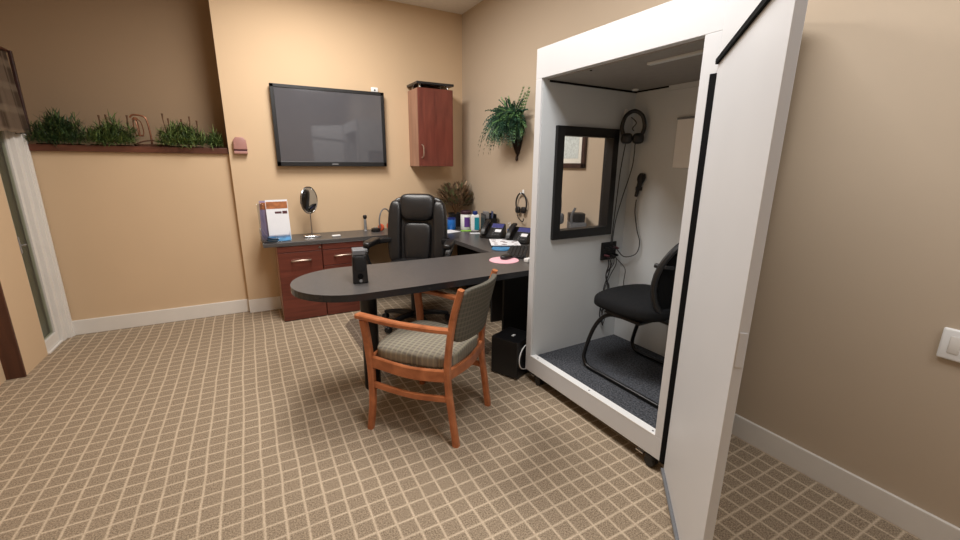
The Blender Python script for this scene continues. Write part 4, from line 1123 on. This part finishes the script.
def bmesh_f(u, v):
    a = 2 * PI * u
    x, z = 0.215 * v * cos(a), 0.24 * v * sin(a)
    return (x, -0.258 + 0.06 * (x / 0.22) ** 2 - 0.10 * z - 0.012 * (1 - v), 0.655 + z)
sheet(bm, bmesh_f, 36, 6, thick=0.003); obj('back_mesh', bm, M['mesh'], br, True)
bm = NB(); tube(bm, [(0, -0.08, 0.395), (0, -0.22, 0.40), (0, -0.275, 0.48), (0, -0.282, 0.62)], 0, flat=(0.09, 0.018, (0, 1, 0.2)), sm=5); obj('back_bracket', bm, M['black'], gc, True)
for s in (-1, 1):
    bm = NB()
    tube(bm, [(s * 0.15, -0.235, 0.735), (s * 0.19, -0.222, 0.74), (s * 0.205, -0.18, 0.742)], 0, flat=((0.04, 0.03), 0.02, (0, 0, 1)), sm=4)
    obj('arm_stub', bm, M['black'], gc, True)

# headphones on the back wall, in the corner above the window's end
hp = bw(0.125, 0.685, 1.567)
t = thing('audiology_headphones', 'black over-ear headphones hanging in the booth corner beside window', 'headphones', hp, BR + math.radians(48))
t.scale = (0.84, 0.9, 0.84)
bm = NB()
tube(bm, [(-0.066, 0, 0.06), (-0.082, 0, 0.12), (-0.06, 0, 0.20), (0, 0, 0.235), (0.06, 0, 0.20), (0.082, 0, 0.12), (0.066, 0, 0.06)], 0.015, 8, sm=5); obj('headband', bm, M['black'], t, True)
for s in (-1, 1):
    bm = NB(); soft(bm, (s * 0.042, -0.01, 0.035), (0.042, 0.028, 0.04), 3, 8); obj('ear_cup', bm, M['black'], t, True)
bm = NB(); tube(bm, [(-0.02, 0.0, 0.19), (0.02, 0.0, 0.15), (-0.005, 0.0, 0.11), (0.01, 0.0, 0.09)], 0.004, 6, sm=5); obj('inner_wire', bm, M['cable'], t, True)
t = thing('headphone_hook', 'small white hook in the booth corner holding black headphones', 'hook', bw(0.045, 0.695, 1.735), BR + PI / 2)
bm = NB(); box(bm, -0.012, 0.012, -0.005, 0, 0.0, 0.05, 0.002); obj('plate', bm, M['white'], t)
bm = NB(); tube(bm, [(0, -0.004, 0.02), (0, -0.025, 0.012), (0, -0.03, 0.03)], 0.005, 8, sm=4); obj('prong', bm, M['white'], t, True)
# headphone cables down to the jack plate
bm = NB()
def cab(pts, r=0.0035): tube(bm, [bw(*p) for p in pts], r, 6, sm=6)
cab([(0.075, 0.685, 1.57), (0.066, 0.67, 1.40), (0.062, 0.66, 1.2), (0.06, 0.65, 1.0), (0.062, 0.64, 0.90)])
cab([(0.11, 0.735, 1.57), (0.10, 0.74, 1.42), (0.07, 0.70, 1.2), (0.064, 0.665, 1.05), (0.064, 0.65, 0.90)])
setp(obj('headphone_cables', bm, M['cable'], None, True), 'thin dark cables running from booth headphones down to black jack plate', 'cables')
# microphone clipped on the back wall, cable loop
mp = bw(0.142, 0.775 - 0.022, 1.225)
t = thing('talkback_microphone', 'black handheld microphone clipped to the booth back wall', 'microphone', mp, BR)
mt = Rm((0, 0, 0), ry=math.radians(14))
bm = NB(); lathe(bm, [(0, 0), (0.010, 0), (0.018, 0.095), (0.02, 0.10), (0, 0.10)], 16, mt); obj('handle', bm, M['black'], t, True)
bm = NB(); lathe(bm, [(0, 0.10), (0.02, 0.10), (0.026, 0.115), (0.026, 0.135), (0.018, 0.155), (0, 0.16)], 16, mt); obj('grille', bm, M['blackmatte'], t, True)
bm = NB(); box(bm, -0.008, 0.03, -0.004, 0.022, 0.04, 0.065, 0.003); obj('clip', bm, M['black'], t)
bm = NB(); cab([(0.150, 0.752, 1.205), (0.145, 0.756, 1.12), (0.175, 0.758, 1.0), (0.205, 0.76, 0.92), (0.19, 0.75, 0.84), (0.12, 0.72, 0.81), (0.085, 0.68, 0.86), (0.074, 0.65, 0.89)], 0.0035)
setp(obj('microphone_cable', bm, M['cable'], None, True), 'dark cable looping from booth microphone to black jack plate', 'cable')
# jack plate on the left wall under the window's far end
t = thing('jack_plate', 'square black jack plate with plugged cables on booth left wall', 'jack plate', bw(0.045, 0.635, 0.785), BR)
bm = NB(); box(bm, 0, 0.012, -0.07, 0.07, 0, 0.125, 0.003); obj('plate', bm, M['blackmatte'], t)
for i in range(3):
    for j in range(2):
        bm = NB(); lathe(bm, [(0, 0), (0.009, 0), (0.009, 0.03), (0.005, 0.045), (0, 0.045)], 10, Rm((0.012, -0.04 + i * 0.042, 0.035 + j * 0.05), ry=PI / 2)); obj('plug', bm, M['black'] if (i + j) % 3 else M['darkprint'], t, True)
bm = NB()
for i in range(5):
    n0 = 0.60 + 0.02 * i
    q = lambda k: random.uniform(-k, k)
    cab([(0.075, n0, 0.82), (0.09, n0 + q(.01), 0.76), (0.075 + q(.01), 0.62 + q(.03), 0.68), (0.07 + q(.008), 0.625 + q(.035), 0.58), (0.07 + q(.008), 0.61 + q(.025), 0.48), (0.062, 0.615 + q(.03), 0.38), (0.07, 0.62, 0.30)], 0.0045 if i < 2 else 0.0028)
cab([(0.075, 0.66, 0.82), (0.10, 0.69, 0.78), (0.13, 0.73, 0.72), (0.12, 0.74, 0.62), (0.14, 0.742, 0.52)], 0.003)
setp(obj('patch_cables', bm, M['cable'], None, True), 'bundle of tangled cables hanging below the black jack plate', 'cables')
# white control box on the back wall
t = thing('white_notice', 'blank white panel mounted high on the booth back wall', 'panel', bw(0.44, 0.775, 1.415), BR)
bm = NB(); box(bm, -0.055, 0.075, -0.014, 0, 0, 0.285, 0.003); obj('panel', bm, M['white'], t)
bm = NB(); box(bm, -0.057, 0.077, -0.016, 0, 0.28, 0.292, 0.002); obj('top_clip', bm, M['grey'], t)

# ------------------------------------------------------------------ lights
def area(name, loc, sx, sy, power, color=(1, 0.95, 0.89), rot=(0, 0, 0), spread=None):
    l = bpy.data.lights.new(name, 'AREA'); l.shape = 'RECTANGLE'; l.size = sx; l.size_y = sy
    l.energy = power; l.color = color
    if spread: l.spread = spread
    o = bpy.data.objects.new(name, l); col.objects.link(o); o.location = loc; o.rotation_euler = rot
    return o
area('ceiling_and_fill_light', (0.55, 3.15, CZ - 0.02), 0.6, 1.1, 64, (1, 0.96, 0.91))
area('ceiling_and_fill_light', (0.85, 1.15, CZ - 0.02), 0.6, 1.1, 42, (1, 0.985, 0.97))
area('ceiling_and_fill_light', (1.35, -0.75, CZ - 0.02), 0.6, 1.1, 26, (0.97, 0.985, 1.0))  # added fill behind the camera, brightens the near right wall
w_ = bpy.data.worlds.new('world'); S.world = w_; w_.use_nodes = True
w_.node_tree.nodes['Background'].inputs[0].default_value = (0.9, 0.95, 1, 1)
w_.node_tree.nodes['Background'].inputs[1].default_value = 0.25

# ------------------------------------------------------------------ camera
pitch, yaw, roll, F = 0.2478, 0.5008, 0.0082, 419.668
f = Vector((sin(yaw) * cos(pitch), cos(yaw) * cos(pitch), -sin(pitch)))
r = Vector((cos(yaw), -sin(yaw), 0)); u = r.cross(f)
r2 = r * cos(roll) + u * sin(roll); u2 = -r * sin(roll) + u * cos(roll)
cd = bpy.data.cameras.new('camera'); cd.sensor_width = 36.0; cd.sensor_fit = 'HORIZONTAL'; cd.lens = F * 36.0 / 960.0; cd.clip_start = 0.02
co = bpy.data.objects.new('camera', cd); col.objects.link(co)
mw = Matrix((r2, u2, -f)).transposed().to_4x4(); mw.translation = (0, 0, 1.43)
co.matrix_world = mw
S.camera = co
